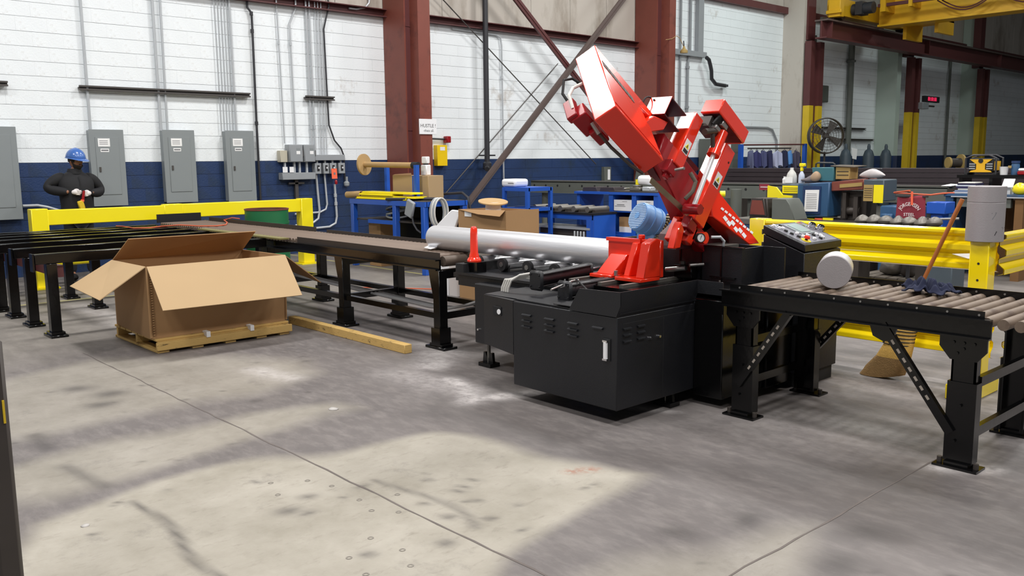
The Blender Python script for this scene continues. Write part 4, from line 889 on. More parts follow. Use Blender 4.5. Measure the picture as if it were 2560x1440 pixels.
build('stop_rod', MB().tube([(-3.97,3.96,.765),(-4.03,4.22,.79),(-4.03,4.28,.79)],.007,8), steel, S); build('stop_rod', MB().tube([(-4.03,4.26,.80),(-3.78,4.10,.765),(-3.55,4.18,.76)],.006,8).tube([(-4.06,4.18,.80),(-3.95,4.06,.775),(-3.93,4.0,.775)],.006,8), black_matt, S)
# splash guard panels behind the cutting line
gp = build('splash_guard', MB().box(-3.94,-3.26,5.04,5.055,.72,1.0).box(-3.275,-3.26,5.055,5.30,.72,.995).box(-3.95,-3.1,5.30,5.315,.70,.995).box(-3.95,-3.93,5.05,5.3,.72,.99), black_satin, S)
for x in (-3.76,-3.58,-3.42): build('panel_seam', B1(x-.006,x+.006,5.034,5.041,.74,.995), black_gloss, gp)
build('panel_lip', B1(-3.95,-3.25,5.030,5.060,.995,1.003), black_gloss, gp); build('panel_handle', MB().box(-3.5,-3.3,5.02,5.04,.79,.797), black_gloss, gp)
build('outfeed_shaft', MB().cyl((-3.78,4.90,.825),(-3.65,4.95,.842),.018,n=16), steel, S); build('outfeed_shaft', MB().cyl((-3.60,4.93,.868),(-3.55,5.02,.872),.012,n=12), steel, S); build('clamp_block', MB().box(-3.75,-3.60,4.95,5.03,.77,.865), black_gloss, S, bevel=.006); build('clamp_nut', MB().cyl((-3.70,4.98,.865),(-3.70,4.98,.885),.022,n=6), mach_dark, S)
build('outfeed_plate', B1(-3.60,-3.12,4.70,5.04,.745,.765), black_gloss, S); build('stop_pin', MB().cyl((-3.30,4.85,.765),(-3.30,4.85,.80),.006,n=8), steel, S)
build('rear_bed', MB().box(-4.15,-3.45,5.08,5.29,.90,1.0), steel_dull, S); build('bed_fitting', MB().box(-4.0,-3.96,5.1,5.2,1.0,1.04).box(-3.85,-3.80,5.1,5.2,1.0,1.05).box(-3.75,-3.70,5.08,5.18,1.0,1.03), steel, S)
build('rear_tray', MB().box(-4.7,-4.68,5.4,6.3,.86,.96).box(-4.7,-4.1,6.28,6.3,.86,.96).box(-4.7,-4.1,5.4,5.42,.86,.94).box(-4.7,-4.1,5.4,6.3,.84,.86).box(-4.6,-4.2,5.5,6.2,0,.84), mach_dark, S)
# ---- head frame: L along the bow (up), Nn across the wheel plane, T through it (wheels lean 40 degrees)
TH, PH = .612, .708
L = Vector((0,-math.cos(TH),math.sin(TH))); Mv = Vector((0,-math.sin(TH),-math.cos(TH))); Xv = Vector((1,0,0))
T = Xv*math.cos(PH)-Mv*math.sin(PH); Nn = Mv*math.cos(PH)+Xv*math.sin(PH); O = Vector((-3.7,4.071,2.28))
def H(l, n, q): return O-L*l+Nn*n+T*q
wh = build('wheel_housing', MB().prism([(0,0),(0,.634),(.533,.634),(.486,.287),(.463,.15),(.60,.12),(.735,0)], lambda a,b,q: H(a,b,q), -.148, 0), red_gloss, S, bevel=.007, seg=2)
sl = MB()
for k in range(9):
    u = k/9; sl.prism([(.03+.34*u,.145+.025*u),(.03+.34*(u+.095),.145+.025*(u+.1)),(.03+.34*(u+.095),.20+.025*(u+.1)),(.03+.34*u,.20+.025*u)], lambda a,b,q: H(a,b,q), -.001, .0025)
build('vent_slot', sl, mach_dark, wh, kind='stuff')
build('housing_fold', MB().prism([(0.0,.60),(.50,.605),(.49,.32)], lambda a,b,q: H(a,b,q), .0, .004), red_gloss, wh)
tf = build('tension_bracket', MB().obox(H(.10,.44,-.24),(.16,.10,.10),(-L,Nn,T)).obox(H(.02,.40,-.27),(.05,.16,.07),(-L,Nn,T)).obox(H(.20,.50,-.22),(.12,.06,.07),(-L,Nn,T)), red_dark, S, bevel=.006)
build('hose_loop', MB().tube([H(.05,.36,-.27),H(-.02,.26,-.28),H(-.04,.18,-.24),H(0,.16,-.20),H(.05,.2,-.17)],.009,8), black_rub, tf); build('hose_loop', MB().tube([H(.0,.42,-.25),H(-.03,.33,-.24),H(-.01,.26,-.21),H(.03,.22,-.16)],.011,8), hose_w, tf); build('fitting', MB().cyl(H(.10,.50,-.2),H(.16,.55,-.2),.016,n=10), steel, tf); build('feed_hose', MB().tube([H(.16,.55,-.2),H(.25,.60,-.19),H(.40,.66,-.16),H(.5,.66,-.14)],.010,8), mach_dark, tf)
# bow beam and stub arm
build('bow_beam', MB().prism([(4.58,1.56),(4.66,1.76),(5.25,1.32),(5.32,1.15),(5.06,1.05),(4.90,1.16),(4.74,1.38)], lambda a,b,q: (q,a,b), -3.74, -3.62), red_dark, S, bevel=.008)
build('stub_arm', MB().prism([(4.36,1.80),(4.50,1.862),(4.648,1.828),(4.60,1.775),(4.426,1.756)], lambda a,b,q: (q,a,b), -3.80, -3.58), red_gloss, S, bevel=.005)
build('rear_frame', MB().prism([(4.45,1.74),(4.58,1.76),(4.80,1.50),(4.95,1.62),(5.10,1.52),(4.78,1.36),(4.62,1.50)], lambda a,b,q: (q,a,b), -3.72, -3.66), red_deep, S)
def bx(o, dm, dl, dx, m, nm, bev=.006):
    """box hanging from corner o: along M by dm, along -L by dl, along -X by dx"""
    o = Vector(o); c = o+Mv*dm/2-L*dl/2-Xv*dx/2
    return build(nm, MB().obox(c,(dm,dl,dx),(Mv,-L,Xv)), m, S, bevel=bev)
# open cover box
o1 = Vector((-3.56,4.655,1.975))
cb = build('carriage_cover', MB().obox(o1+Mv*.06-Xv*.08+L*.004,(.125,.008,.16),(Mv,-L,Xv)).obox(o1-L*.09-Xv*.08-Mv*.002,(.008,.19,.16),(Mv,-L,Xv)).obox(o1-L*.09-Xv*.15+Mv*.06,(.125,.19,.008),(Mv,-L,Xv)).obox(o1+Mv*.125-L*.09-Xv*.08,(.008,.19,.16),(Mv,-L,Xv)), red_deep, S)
build('cover_face', MB().obox(o1+Mv*.06-Xv*.08+L*.010,(.135,.005,.17),(Mv,-L,Xv)), red_gloss, cb)
for a in (.015,.105): build('cover_screw', MB().cyl(o1+Mv*a-Xv*.13+L*.012,o1+Mv*a-Xv*.13+L*.02,.007,n=8), black_matt, cb)
build('hose_coil', MB().tube(arc(o1+Mv*.05-Xv*.17,.06,0,5.5,Mv,L,16),.006,6), black_rub, cb)
# guide arms with warning labels
a1 = bx((-3.55,4.908,1.899),.40,.10,.12,red_gloss,'guide_arm'); a2 = bx((-3.52,5.22,1.70),.62,.13,.13,red_gloss,'guide_arm')
def warn(o, s, par):
    o = Vector(o); q = MB().obox(o,(.10*s,.062*s,.002),(Mv,-L,Xv)); p = build('warning_label', q, white_paper, par, smooth=False)
    build('warning_triangle', MB().prism([(-.02*s,-.018*s),(-.02*s,.018*s),(-.052*s+.012*s,0)][:3], lambda a,b,q: o+Mv*(a+.004)-L*b+Xv*q, .0012, .0022), yellow_b, p, smooth=False) if False else None
    build('warning_triangle', MB().prism([(.008*s,-.02*s),(.008*s,.02*s),(-.028*s,0)], lambda a,b,q: o+Mv*a-L*b+Xv*q, .0012, .0022), yellow_b, p, smooth=False)
    build('warning_mark', MB().prism([(.004*s,-.005*s),(.004*s,.005*s),(-.016*s,.002*s),(-.016*s,-.002*s)], lambda a,b,q: o+Mv*a-L*b+Xv*q, .0022, .0028), ink, p, smooth=False)
    build('warning_text', MB().obox(o+Mv*.031*s+Xv*.0014,(.026*s,.05*s,.002),(Mv,-L,Xv)), ink, p, smooth=False)
warn(Vector((-3.549,4.908,1.899))+Mv*.25-L*.05,1.0,a1); warn(Vector((-3.519,5.22,1.70))+Mv*.27-L*.065,1.05,a2)
for c, q in (((-3.55,4.908,1.899),.40),((-3.52,5.22,1.70),.62)):
    c = Vector(c)+Mv*(q+.03)-L*.03-Xv*.05
    build('blade_guide', MB().obox(c,(.09,.09,.07),(Mv,-L,Xv)).obox(c+Mv*.05,(.06,.04,.03),(Mv,-L,Xv)), red_dark, S, bevel=.005)
build('guide_screw', MB().cyl((-3.53,4.66,1.52),(-3.46,4.66,1.53),.010,n=8), steel, a1); build('arm_slot', MB().obox(Vector((-3.52,5.22,1.70))+Mv*.53-L*.03,(.05,.03,.004),(Mv,-L,Xv)), black_matt, a2); build('arm_hole', MB().cyl(Vector((-3.522,5.22,1.70))+Mv*.10-L*.10,Vector((-3.518,5.22,1.70))+Mv*.10-L*.10,.008,n=10), black_matt, a2)
build('saw_blade', MB().bar((-3.58,4.47,1.46),(-3.58,4.90,1.205),.0022,.040,(0,.0,1)), blade_m, S)
build('brush_hose', MB().tube([(-3.50,4.78,1.50),(-3.47,4.80,1.44),(-3.47,4.77,1.38),(-3.50,4.73,1.33)],.014,8), wood_dark, S)
# top box and hydraulics
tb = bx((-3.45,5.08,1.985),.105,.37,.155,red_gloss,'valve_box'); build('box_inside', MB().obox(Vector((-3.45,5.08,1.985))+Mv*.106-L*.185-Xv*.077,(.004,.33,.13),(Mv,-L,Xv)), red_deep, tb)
build('valve_stack', MB().obox((-3.56,5.06,1.80),(.08,.14,.10),(Mv,-L,Xv)).cyl((-3.50,4.93,1.765),(-3.50,5.05,1.775),.022,n=12).cyl((-3.5,5.02,1.76),(-3.5,5.03,1.62),.015,n=10), mach_dark, S); build('valve_body', MB().obox((-3.49,5.12,1.815),(.05,.07,.05),(Mv,-L,Xv)).obox((-3.5,5.05,1.79),(.03,.06,.05),(Mv,-L,Xv)), steel, S, bevel=.005)
for k in range(3): build('hose_loop', MB().tube([(-3.50,5.02+.02*k,1.82),(-3.46,5.07+.02*k,1.89),(-3.47,5.13+.02*k,1.88),(-3.5,5.19+.02*k,1.82)],.010,8), black_rub, S)
cyl = build('lift_cylinder', MB().cyl((-3.50,5.135,1.765),(-3.50,5.05,1.64),.038,n=24).cyl((-3.50,5.05,1.64),(-3.50,5.03,1.61),.044,n=24), red_gloss, S); build('cylinder_rod', MB().cyl((-3.50,5.05,1.64),(-3.50,4.82,1.27),.0165,n=16), rod_steel, cyl); build('rod_end', MB().cyl((-3.56,4.815,1.26),(-3.44,4.815,1.26),.035,n=16), red_dark, cyl)
# drive wheel housing and pivot
dh = build('drive_housing', MB().prism([(5.10,1.33),(5.19,1.40),(5.55,.985),(5.42,.985),(5.20,1.12),(5.07,1.20)], lambda a,b,q: (q-.35*(b-1.0),a,b), -3.75, -3.45), red_gloss, S, bevel=.006)
def lp(a, b, q):
    p0 = Vector((0,5.17,1.262)); d = Vector((0,.843,-.535)).normalized(); n = Vector((0,.535,.843)); w_ = p0+d*a+n*b
    return Vector((-3.4485-.35*(w_.z-1.0)+q, w_.y, w_.z))
let = MB()
for k in range(9):
    a = .02+.041*k; let.prism([(a,-.008),(a+.028,-.008),(a+.036,.012),(a+.010,.012)], lp, 0, .002)
for k, (a, b) in enumerate(((.05,-.06),(.09,-.075),(.13,-.05),(.17,-.078),(.215,-.062),(.26,-.075))):
    let.prism([(a,b),(a+.035,b-.012),(a+.055,b+.02),(a+.02,b+.03)], lp, 0, .002)
build('white_lettering', let, white_pl, dh, smooth=False, kind='stuff')
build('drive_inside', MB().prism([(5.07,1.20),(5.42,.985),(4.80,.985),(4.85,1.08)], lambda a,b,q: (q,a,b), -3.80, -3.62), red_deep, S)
build('pivot_bracket', MB().obox((-3.60,4.90,1.08),(.13,.07,.08),(Mv,-L,Xv)).obox((-3.66,4.82,1.12),(.18,.05,.05),(Mv,-L,Xv)).prism([(4.70,1.0),(4.77,1.0),(4.81,1.12),(4.78,1.18),(4.74,1.12)], lambda a,b,q: (q,a,b), -3.62, -3.56), red_gloss, S, bevel=.006)
build('pivot_block', MB().obox((-3.60,5.0,1.05),(.12,.18,.08),(Mv,-L,Xv)), red_dark, S, bevel=.006)
db = build('gear_case', MB().cyl((-3.60,4.965,1.055),(-3.50,4.965,1.06),.040,n=20), red_gloss, S); build('pressure_dial', MB().cyl((-3.5,4.885,1.065),(-3.47,4.87,1.068),.028,n=20), white_pl, S); build('dial_ring', MB().ring((-3.5,4.885,1.065),(-3.466,4.868,1.0685),.032,.027,20), black_matt, S); build('dial_needle', MB().obox((-3.4695,4.87,1.0682),(.003,.003,.034),((1,0,0),(0,1,0),(.2,.3,1))), ink, S)
build('grey_hose', MB().tube([(-3.5,5.03,1.06),(-3.46,5.08,1.06),(-3.45,5.11,1.03),(-3.46,5.11,.99)],.010,8), galv, S)
# cable chain and motor
a, b = Vector((-4.1,5.43,1.24)), Vector((-4.1,5.17,.985)); n = 15
for k in range(n):
    c = a.lerp(b,k/(n-1)); build('chain_link', MB().obox(c,(.05,.020,.03),((1,0,0),(b-a),(0,-1,1))), blade_m, S, bevel=.004)
ma = Vector((-4.2,5.13,1.165)); md = Vector((.25,.88,-.40)).normalized()
mo = build('drive_motor', MB().cyl(ma,ma+md*.15,.112,.114,n=32), motor_blue, S)
fcov = build('fan_cover', MB().cyl(ma-md*.025,ma,.105,.113,n=32), motor_blue, mo)
sl_u = Vector((1,0,0))-md*md.x; sl_u.normalize(); sl_v = md.cross(sl_u)
for k in range(-7,8):
    h = k*.0135; wd_ = math.sqrt(max(0,.098**2-h*h))
    build('cover_slat', MB().obox(ma-md*.028+sl_v*h,(wd_*2,.005,.006),(sl_u,sl_v,md)), pm('slat_pale',(190,214,236),.4) if 'slat_pale' not in MATS else MATS['slat_pale'], mo)
build('cover_hub', MB().cyl(ma-md*.034,ma-md*.024,.026,n=16), motor_blue, mo); build('motor_fins', MB().ring(ma+md*.05,ma+md*.06,.118,.11,32).ring(ma+md*.12,ma+md*.13,.120,.11,32), motor_blue, mo); build('terminal_box', MB().obox(ma+md*.08+Vector((-.12,0,0)),(.06,.09,.08),(sl_u,md,sl_v)), motor_blue, mo, bevel=.006); build('motor_foot', MB().obox(ma+md*.12-Vector((0,0,.15)),(.16,.14,.08),((1,0,0),md,(0,0,1))), motor_blue, mo)
# ------------------------------------------------------------------ control console
K = thing('control_console', 'black control console with sloping button panel beside the saw', 'console', (-3.2,5.72,0))
x0, x1, y0, y1 = -3.37,-3.05,5.47,5.97
build('cabinet', MB().prism([(x0,.10),(x1,.10),(x1,.945),(x0,1.06)], lambda a,b,q: (a,q,b), y0, y1), black_satin, K, bevel=.004)
build('plinth', B1(x0+.02,x1-.02,y0+.02,y1-.02,0,.10), black_matt, K)
hd = build('sloping_head', MB().prism([(x0,1.065),(x1+.004,.955),(x1+.004,1.005),(x0,1.125)], lambda a,b,q: (a,q,b), y0-.004, y1+.004), black_satin, K, bevel=.004)
pn = Vector((x0,y0,1.125)); pu = Vector((0,y1-y0,0)); pv = Vector((x1-x0,0,-.12)); pnrm = Vector((.12,0,x1-x0)).normalized()
def PP(u, v_, h=0): return pn+pu*u+pv*v_+pnrm*h
def pad(u0, u1, v0, v1, h, m, nm, h0=.0):
    q = [PP(u0,v0,h0),PP(u0,v1,h0),PP(u1,v1,h0),PP(u1,v0,h0)]; return build(nm, MB().hexa(q,[p+pnrm*h for p in q]), m, K)
pad(.05,.95,.06,.95,.003,pm('panel_grey',(118,118,126),.4),'button_panel')
pad(.36,.72,.12,.60,.010,grey_panel,'screen_frame'); pad(.42,.66,.18,.54,.004,lcd,'screen',.010)
def btn(u, v_, r, h, m, nm): return build(nm, MB().cyl(PP(u,v_,.002),PP(u,v_,.002+h),r,n=16), m, K)
for u, v_, k in ((.12,.13,0),(.15,.25,0),(.138,.41,1),(.14,.55,1),(.16,.70,1),(.19,.28,0),(.24,.17,1),(.27,.555,0),(.28,.70,0),(.416,.68,0),(.55,.71,1),(.657,.68,0),(.405,.854,0),(.56,.87,1),(.657,.834,0),(.70,.75,0)):
    b_ = btn(u,v_,.013,.016,black_matt if k else white_pl,'push_button'); build('button_collar', MB().ring(PP(u,v_,.002),PP(u,v_,.008),.017,.0125,16), chrome, b_)
btn(.195,.85,.034,.004,yellow_b,'stop_plate'); btn(.195,.85,.010,.018,black_matt,'stop_stem'); build('stop_button', MB().cyl(PP(.195,.85,.020),PP(.195,.85,.034),.021,.019,n=20), red_gloss, K)
for u, v_ in ((.88,.36),(.97,.50)): build('speed_knob', MB().lathe([(.034,0),(.034,.012),(.026,.014),(.028,.034),(.02,.042)],PP(u,v_,.002),20,pnrm), chrome, K)
for i, m in enumerate((green_p, yellow_b, tag_orange, red_gloss)): pad(.74+.045*i,.785+.045*i,.04,.13,.003,m,'colour_strip')
pad(.80,.84,.14,.28,.003,green_p,'scale_strip'); pad(.84,.88,.14,.24,.003,yellow_b,'scale_strip')
for k in range(5): build('hinge', MB().cyl((x0-.006,y0+.002,.70+.09*k),(x0-.006,y0+.002,.735+.09*k),.007,n=8), mach_dark, K)
# ------------------------------------------------------------------ blue packing bench beside the near column
t = thing('packing_bench', 'blue steel packing bench beside the near red-brown column', 'bench', (-10.8,7.7,0))
for x in (-11.72,-10.60,-9.91):
    for y in (7.4,8.1): build('leg', B1(x-.04,x+.04,y-.04,y+.04,0,.96), blue_paint, t, bevel=.004)
build('top_frame', MB().box(-11.78,-9.86,7.36,7.41,.96,1.03).box(-11.78,-9.86,8.09,8.14,.96,1.03).box(-11.78,-11.72,7.4,8.1,.96,1.03).box(-9.92,-9.86,7.4,8.1,.96,1.03), blue_paint, t)
build('bench_top', B1(-11.76,-9.88,7.38,8.12,1.02,1.035), mach_dark, t); build('shelf', B1(-11.7,-9.93,7.42,8.08,.715,.735), mach_dark, t); build('shelf_rail', B1(-11.3,-10.6,7.37,7.41,.68,.735), blue_paint, t); build('lower_rail', B1(-10.58,-9.92,7.38,7.42,.46,.485), grey_mid, t)
build('back_panel', B1(-11.7,-9.93,8.085,8.095,.1,.96), black_matt, t); build('spool_post', B1(-10.53,-10.47,7.68,7.74,1.03,1.54), blue_paint, t); build('spool_post', B1(-11.75,-11.69,8.0,8.06,1.03,1.55), blue_paint, t)  # black back sheet added to paint the shaded cavity under the bench
for k, (z, x0, x1, y0) in enumerate(((1.037,-11.7,-10.4,7.44),(1.0655,-11.6,-10.2,7.46),(1.094,-11.62,-10.75,7.44),(1.1225,-11.58,-10.3,7.47))):
    build('yellow_channel', MB().box(x0,x1,y0,y0+.20,z,z+.026).box(x0,x1,y0-.02,y0,z,z+.008), yellow_b, label=('lowest yellow channel strip on the blue packing bench','second yellow channel strip in the pile on the blue bench','third yellow channel strip, shorter, in the pile on the blue bench','topmost short yellow channel strip on the blue bench')[k], cat='channel', group='yellow channels on the packing bench')
build('card_tube', MB().ring((-12.0,7.46,1.085),(-11.66,7.50,1.10),.05,.04,20), card_dark, label='cardboard tube lying at the left end of the packing bench', cat='tube')
t = thing('wrap_spool', 'large tan cardboard disc and tube on an arm above the packing bench', 'spool', (-11.3,7.72,1.4))
build('disc', MB().cyl((-11.76,7.62,1.55),(-11.73,7.63,1.552),.165,n=36), card_dark, t); build('tube', MB().cyl((-11.74,7.63,1.552),(-10.62,7.74,1.535),.042,n=20), card_dark, t); build('axle_clamp', MB().cyl((-10.62,7.735,1.535),(-10.50,7.745,1.533),.05,n=14), black_matt, t)
t = thing('carton', 'tall tan carton standing at the back of the packing bench', 'box', (-10.8,7.95,1.037))
build('body', B1(-11.24,-10.34,7.8,8.08,1.037,1.385), card_lit, t, bevel=.004); build('seam', B1(-10.73,-10.70,7.796,7.80,1.04,1.385), blue_paint, t); build('flap_edge', MB().sheet([(-11.24,7.8,1.385),(-10.75,7.8,1.385),(-10.8,7.83,1.42),(-11.2,7.82,1.40)],.004), card, t)
t = thing('spray_bottle', 'white bottle standing on the carton beside the column', 'bottle', (-10.53,7.9,1.386))
build('bottle_body', B1(-10.60,-10.46,7.86,7.95,1.386,1.54), white_pl, t, bevel=.012); build('cap', B1(-10.59,-10.47,7.87,7.94,1.56,1.66), white_paper, t, bevel=.01); build('neck', B1(-10.56,-10.5,7.88,7.93,1.54,1.56), black_matt, t)
t = thing('hose_coil', 'coil of grey hose on the shelf of the packing bench', 'hose', (-10.9,7.65,.736))
for k in range(4): build('loop', MB().tube([(-10.9+.27*math.cos(q*2*math.pi/28),7.66+.12*math.sin(q*2*math.pi/28),.76+.05*k+.05*(1+math.sin(q*2*math.pi/28+k))) for q in range(29)],.016,6,caps=False), galv, t)
t = thing('grey_scanner', 'grey tapered case hanging over the front edge of the packing bench', 'case', (-10.2,7.33,.8))
build('case', MB().obox((-10.17,7.34,.93),(.18,.05,.24),((1,0,-.35),(0,1,0),(.35,0,1))), grey_mid, t, bevel=.015); build('cable', MB().tube([(-10.12,7.34,.82),(-10.08,7.33,.72),(-10.0,7.33,.64),(-9.95,7.36,.60)],.014,7), dark_pipe, t)
build('small_carton', B1(-11.88,-11.56,7.55,7.85,0,.69), card, label='tall tan carton standing under the left of the packing bench', cat='box', bevel=.004).location.x += .32
t = thing('cable_coil', 'white and grey cable coil hanging at the right end of the packing bench', 'cable', (-9.82,7.5,.7))
for k in range(4): build('loop', MB().tube([(-9.83+.01*k,7.55+.12*math.sin(q*2*math.pi/24)+.02*k,.88+.20*math.cos(q*2*math.pi/24)) for q in range(25)],.012,6,caps=False), hose_w if k % 2 else grey_mid, t)
t = thing('hose_trolley', 'dark tubular trolley handle between the packing bench and the mid carton', 'trolley', (-10.2,8.2,0))
build('handle', MB().tube([(-10.62,8.2,.02),(-10.62,8.2,1.02),(-10.56,8.2,1.10),(-10.05,8.2,1.13),(-9.92,8.2,1.06),(-9.88,8.2,.9),(-9.88,8.2,.02)],.02,8), dark_pipe, t); build('black_hose', MB().tube([(-9.95,7.75,1.06),(-10.25,7.6,1.06),(-10.5,7.40,1.055),(-10.75,7.34,1.05)],.022,8), dark_pipe, label='dark hose lying over the right front edge of the packing bench', cat='hose')
# ------------------------------------------------------------------ mid carton with white roll, white board
t = thing('tall_carton', 'open tan carton with a white sticker behind the aluminium billet', 'box', (-7.55,6.65,0))
build('carton_body', MB().sheet([(-7.92,6.4,0),(-7.11,6.4,0),(-7.11,6.4,1.05),(-7.92,6.4,1.04)],.008).sheet([(-7.92,6.9,0),(-7.11,6.9,0),(-7.11,6.9,1.04),(-7.92,6.9,1.04)],.008).sheet([(-7.92,6.4,0),(-7.92,6.9,0),(-7.92,6.9,1.04),(-7.92,6.4,1.04)],.008).sheet([(-7.11,6.4,0),(-7.11,6.9,0),(-7.11,6.9,1.05),(-7.11,6.4,1.05)],.008).box(-7.9,-7.13,6.42,6.88,0,.9), card, t, smooth=False)
build('flap', MB().sheet([(-7.92,6.395,1.04),(-7.11,6.395,1.055),(-7.13,6.33,.99),(-7.5,6.34,1.0)],.005), card, t); build('sticker', B1(-7.80,-7.68,6.39,6.395,.965,1.03), white_paper, t)
t = thing('wire_spool', 'white spool with a cardboard flange rising out of the tan carton', 'spool', (-7.6,6.65,.9))
build('core', MB().cyl((-7.60,6.65,.90),(-7.60,6.65,1.12),.10,.085,n=24), white_pl, t); build('flange', MB().cyl((-7.60,6.65,1.12),(-7.598,6.649,1.132),.17,n=32), card_dark, t)
build('foam_board', MB().sheet([(-8.30,6.3,.78),(-8.02,6.42,.78),(-7.94,6.46,1.02),(-8.06,6.42,1.03)],.05).box(-8.25,-8.0,6.3,6.5,0,.78), white_pl, label='white wrapped foam block beside the tan carton', cat='foam', bevel=.01)
# ------------------------------------------------------------------ blue frame cart with white hose reel
t = thing('frame_cart', 'open blue steel frame stand with a white plastic case on top', 'stand', (-9.4,8.9,0))
for x in (-9.64,-9.15):
    for y in (8.66,9.12): build('post', B1(x-.025,x+.025,y-.025,y+.025,0,1.20), blue_paint, t)
for z in (.50,.89,1.178):
    build('rail', B1(-9.66,-9.13,8.64,8.68,z-.025,z+.025), blue_paint, t); build('rail', B1(-9.66,-9.13,9.10,9.14,z-.025,z+.025), blue_paint, t); build('rail', B1(-9.175,-9.125,8.66,9.12,z-.025,z+.025), blue_paint, t); build('rail', B1(-9.665,-9.615,8.66,9.12,z-.025,z+.025), blue_paint, t)
t = thing('plastic_case', 'rounded white plastic case on top of the blue frame stand', 'case', (-10.0,9.15,1.19))
build('shell', MB().box(-9.72,-9.42,8.66,8.95,1.209,1.325), white_pl, t, bevel=.04, seg=3); build('slot', B1(-9.56,-9.44,8.655,8.66,1.26,1.27), ink_grey, t); build('support', B1(-9.66,-9.14,8.66,9.1,1.203,1.209), blue_paint, t)
t = thing('red_canister', 'small red canister with a white label on a low stand by the blue frame', 'canister', (-9.27,8.4,0))
build('can', MB().lathe([(.08,0),(.09,.02),(.09,.14),(.05,.18),(.03,.2)],(-9.27,8.4,.50),20), red_gloss, t); build('label', B1(-9.30,-9.24,8.308,8.312,.53,.58), white_paper, t); build('valve', MB().cyl((-9.27,8.4,.70),(-9.27,8.4,.74),.02,n=10), tag_orange, t); build('stool', B1(-9.44,-9.10,8.26,8.55,0,.50), mach_dark, t)
# ------------------------------------------------------------------ blue roller bench
t = thing('roller_bench', 'low blue bench with five dark rollers on top, behind the billet', 'bench', (-8.9,9.5,0))
build('bench_top', B1(-9.73,-8.37,9.2,9.7,.815,.845), black_satin, t); build('apron', B1(-9.70,-8.40,9.22,9.26,.745,.815), blue_paint, t); build('end_panel', B1(-8.42,-8.38,9.22,9.68,.2,.815), blue_paint, t)
for x in (-9.66,-8.47):
    for y in (9.24,9.64): build('leg', B1(x-.05,x+.05,y-.03,y+.03,0,.76), blue_paint, t)
build('lower_shelf', B1(-9.72,-8.45,9.2,9.65,.60,.63), grey_mid, t); build('shelf_box', B1(-9.5,-8.5,9.25,9.6,.35,.60), mach_dark, t)
for k in range(5):
    x = -9.62+.27*k; r = build('roller', MB().cyl((x,9.25,.888),(x,9.68,.888),.043,n=16), steel_dull, t); build('roller_block', B1(x+.05,x+.11,9.3,9.6,.845,.885), mach_dark, r)
for k in range(4): build('hanging_chain', MB().tube([(-8.72+.06*k,9.18,.58),(-8.71+.06*k,9.17,.50),(-8.72+.06*k,9.18,.42)],.013,6), galv, t)
# ------------------------------------------------------------------ blue open cabinets
t = thing('open_cabinet', 'blue open-front workbench cabinet with two white boxes inside', 'cabinet', (-8.5,10.05,0))
build('worktop', B1(-9.3,-7.72,9.78,10.4,1.085,1.12), blue_paint, t); build('top_plate', B1(-8.62,-7.74,9.8,10.4,1.12,1.135), mach_dark, t)
for x in (-8.58,-8.145,-7.75): build('upright', B1(x-.04,x+.04,9.8,10.38,0,1.085), blue_paint, t)
build('back_panel', B1(-8.6,-7.75,10.36,10.4,0,1.085), navy_block, t); build('shelf', B1(-8.55,-7.76,9.82,10.36,.83,.85), blue_paint, t); build('shelf', B1(-8.55,-7.76,9.82,10.36,.50,.54), blue_paint, t); build('kick_panel', B1(-8.6,-7.75,9.8,9.84,.0,.50), blue_paint, t)
build('side_leg', B1(-9.28,-9.22,9.82,10.36,0,1.085), blue_paint, t); build('drawer_front', B1(-8.10,-7.80,9.80,9.83,.54,.78), teal, t)
for x0, lb in ((-8.53,'left of the two white printed boxes in the blue cabinet'),(-8.10,'right of the two white printed boxes in the blue cabinet, behind the blue motor')):
    b = thing('white_carton', lb, 'box', (x0+.17,9.9,.851)); build('carton', B1(x0,x0+.34,9.81,10.1,.851,1.01), white_pl, b, bevel=.003)
    build('print', B1(x0+.06,x0+.20,9.808,9.81,.935,.945), ink_grey, b); build('print', B1(x0+.02,x0+.22,9.808,9.81,.915,.922), ink_grey, b); build('print', B1(x0+.16,x0+.25,9.808,9.81,.985,.99), ink_grey, b)
b = thing('parts_carton', 'small torn tan carton on the lower cabinet shelf', 'box', (-8.35,9.95,.541)); build('carton', B1(-8.45,-8.22,9.84,10.05,.62,.76), card, b); build('tray', B1(-8.44,-8.20,9.83,10.05,.541,.62), white_pl, b)
for k, (x, m, lb) in enumerate(((-9.2,bar_dark,'dark flat bar on the left of the blue cabinet top'),(-8.85,bar_dark,'second dark flat bar on the blue cabinet top'))): build('flat_bar', MB().prism([(0,1.121),(.30,1.121),(.28,1.19),(.02,1.18)], lambda a,b_,q: (x+a,q,b_), 9.85, 10.1), m, label=lb, cat='bar', bevel=.004)
t = thing('bench_vise', 'grey bench vise on the blue cabinet top under the saw head', 'vise', (-8.2,10.0,1.136)); build('vise_body', MB().box(-8.32,-8.12,9.9,10.1,1.136,1.19).box(-8.28,-8.18,9.92,10.05,1.19,1.22), steel_dull, t, bevel=.01); build('vise_jaw', MB().box(-8.10,-7.95,9.92,10.05,1.136,1.20), galv, t, bevel=.01); build('handle', MB().cyl((-8.4,9.88,1.17),(-8.36,10.08,1.17),.012,n=8), steel, t)
t = thing('shop_towel', 'white bundle with a yellow cap on the blue cabinet top', 'towel', (-8.15,10.1,1.22)); build('bundle', MB().box(-8.27,-7.98,10.0,10.2,1.223,1.36), white_pl, t, bevel=.05, seg=3); build('yellow_cap', MB().cyl((-8.28,10.05,1.225),(-8.28,10.05,1.30),.035,n=14), yellow_b, t)
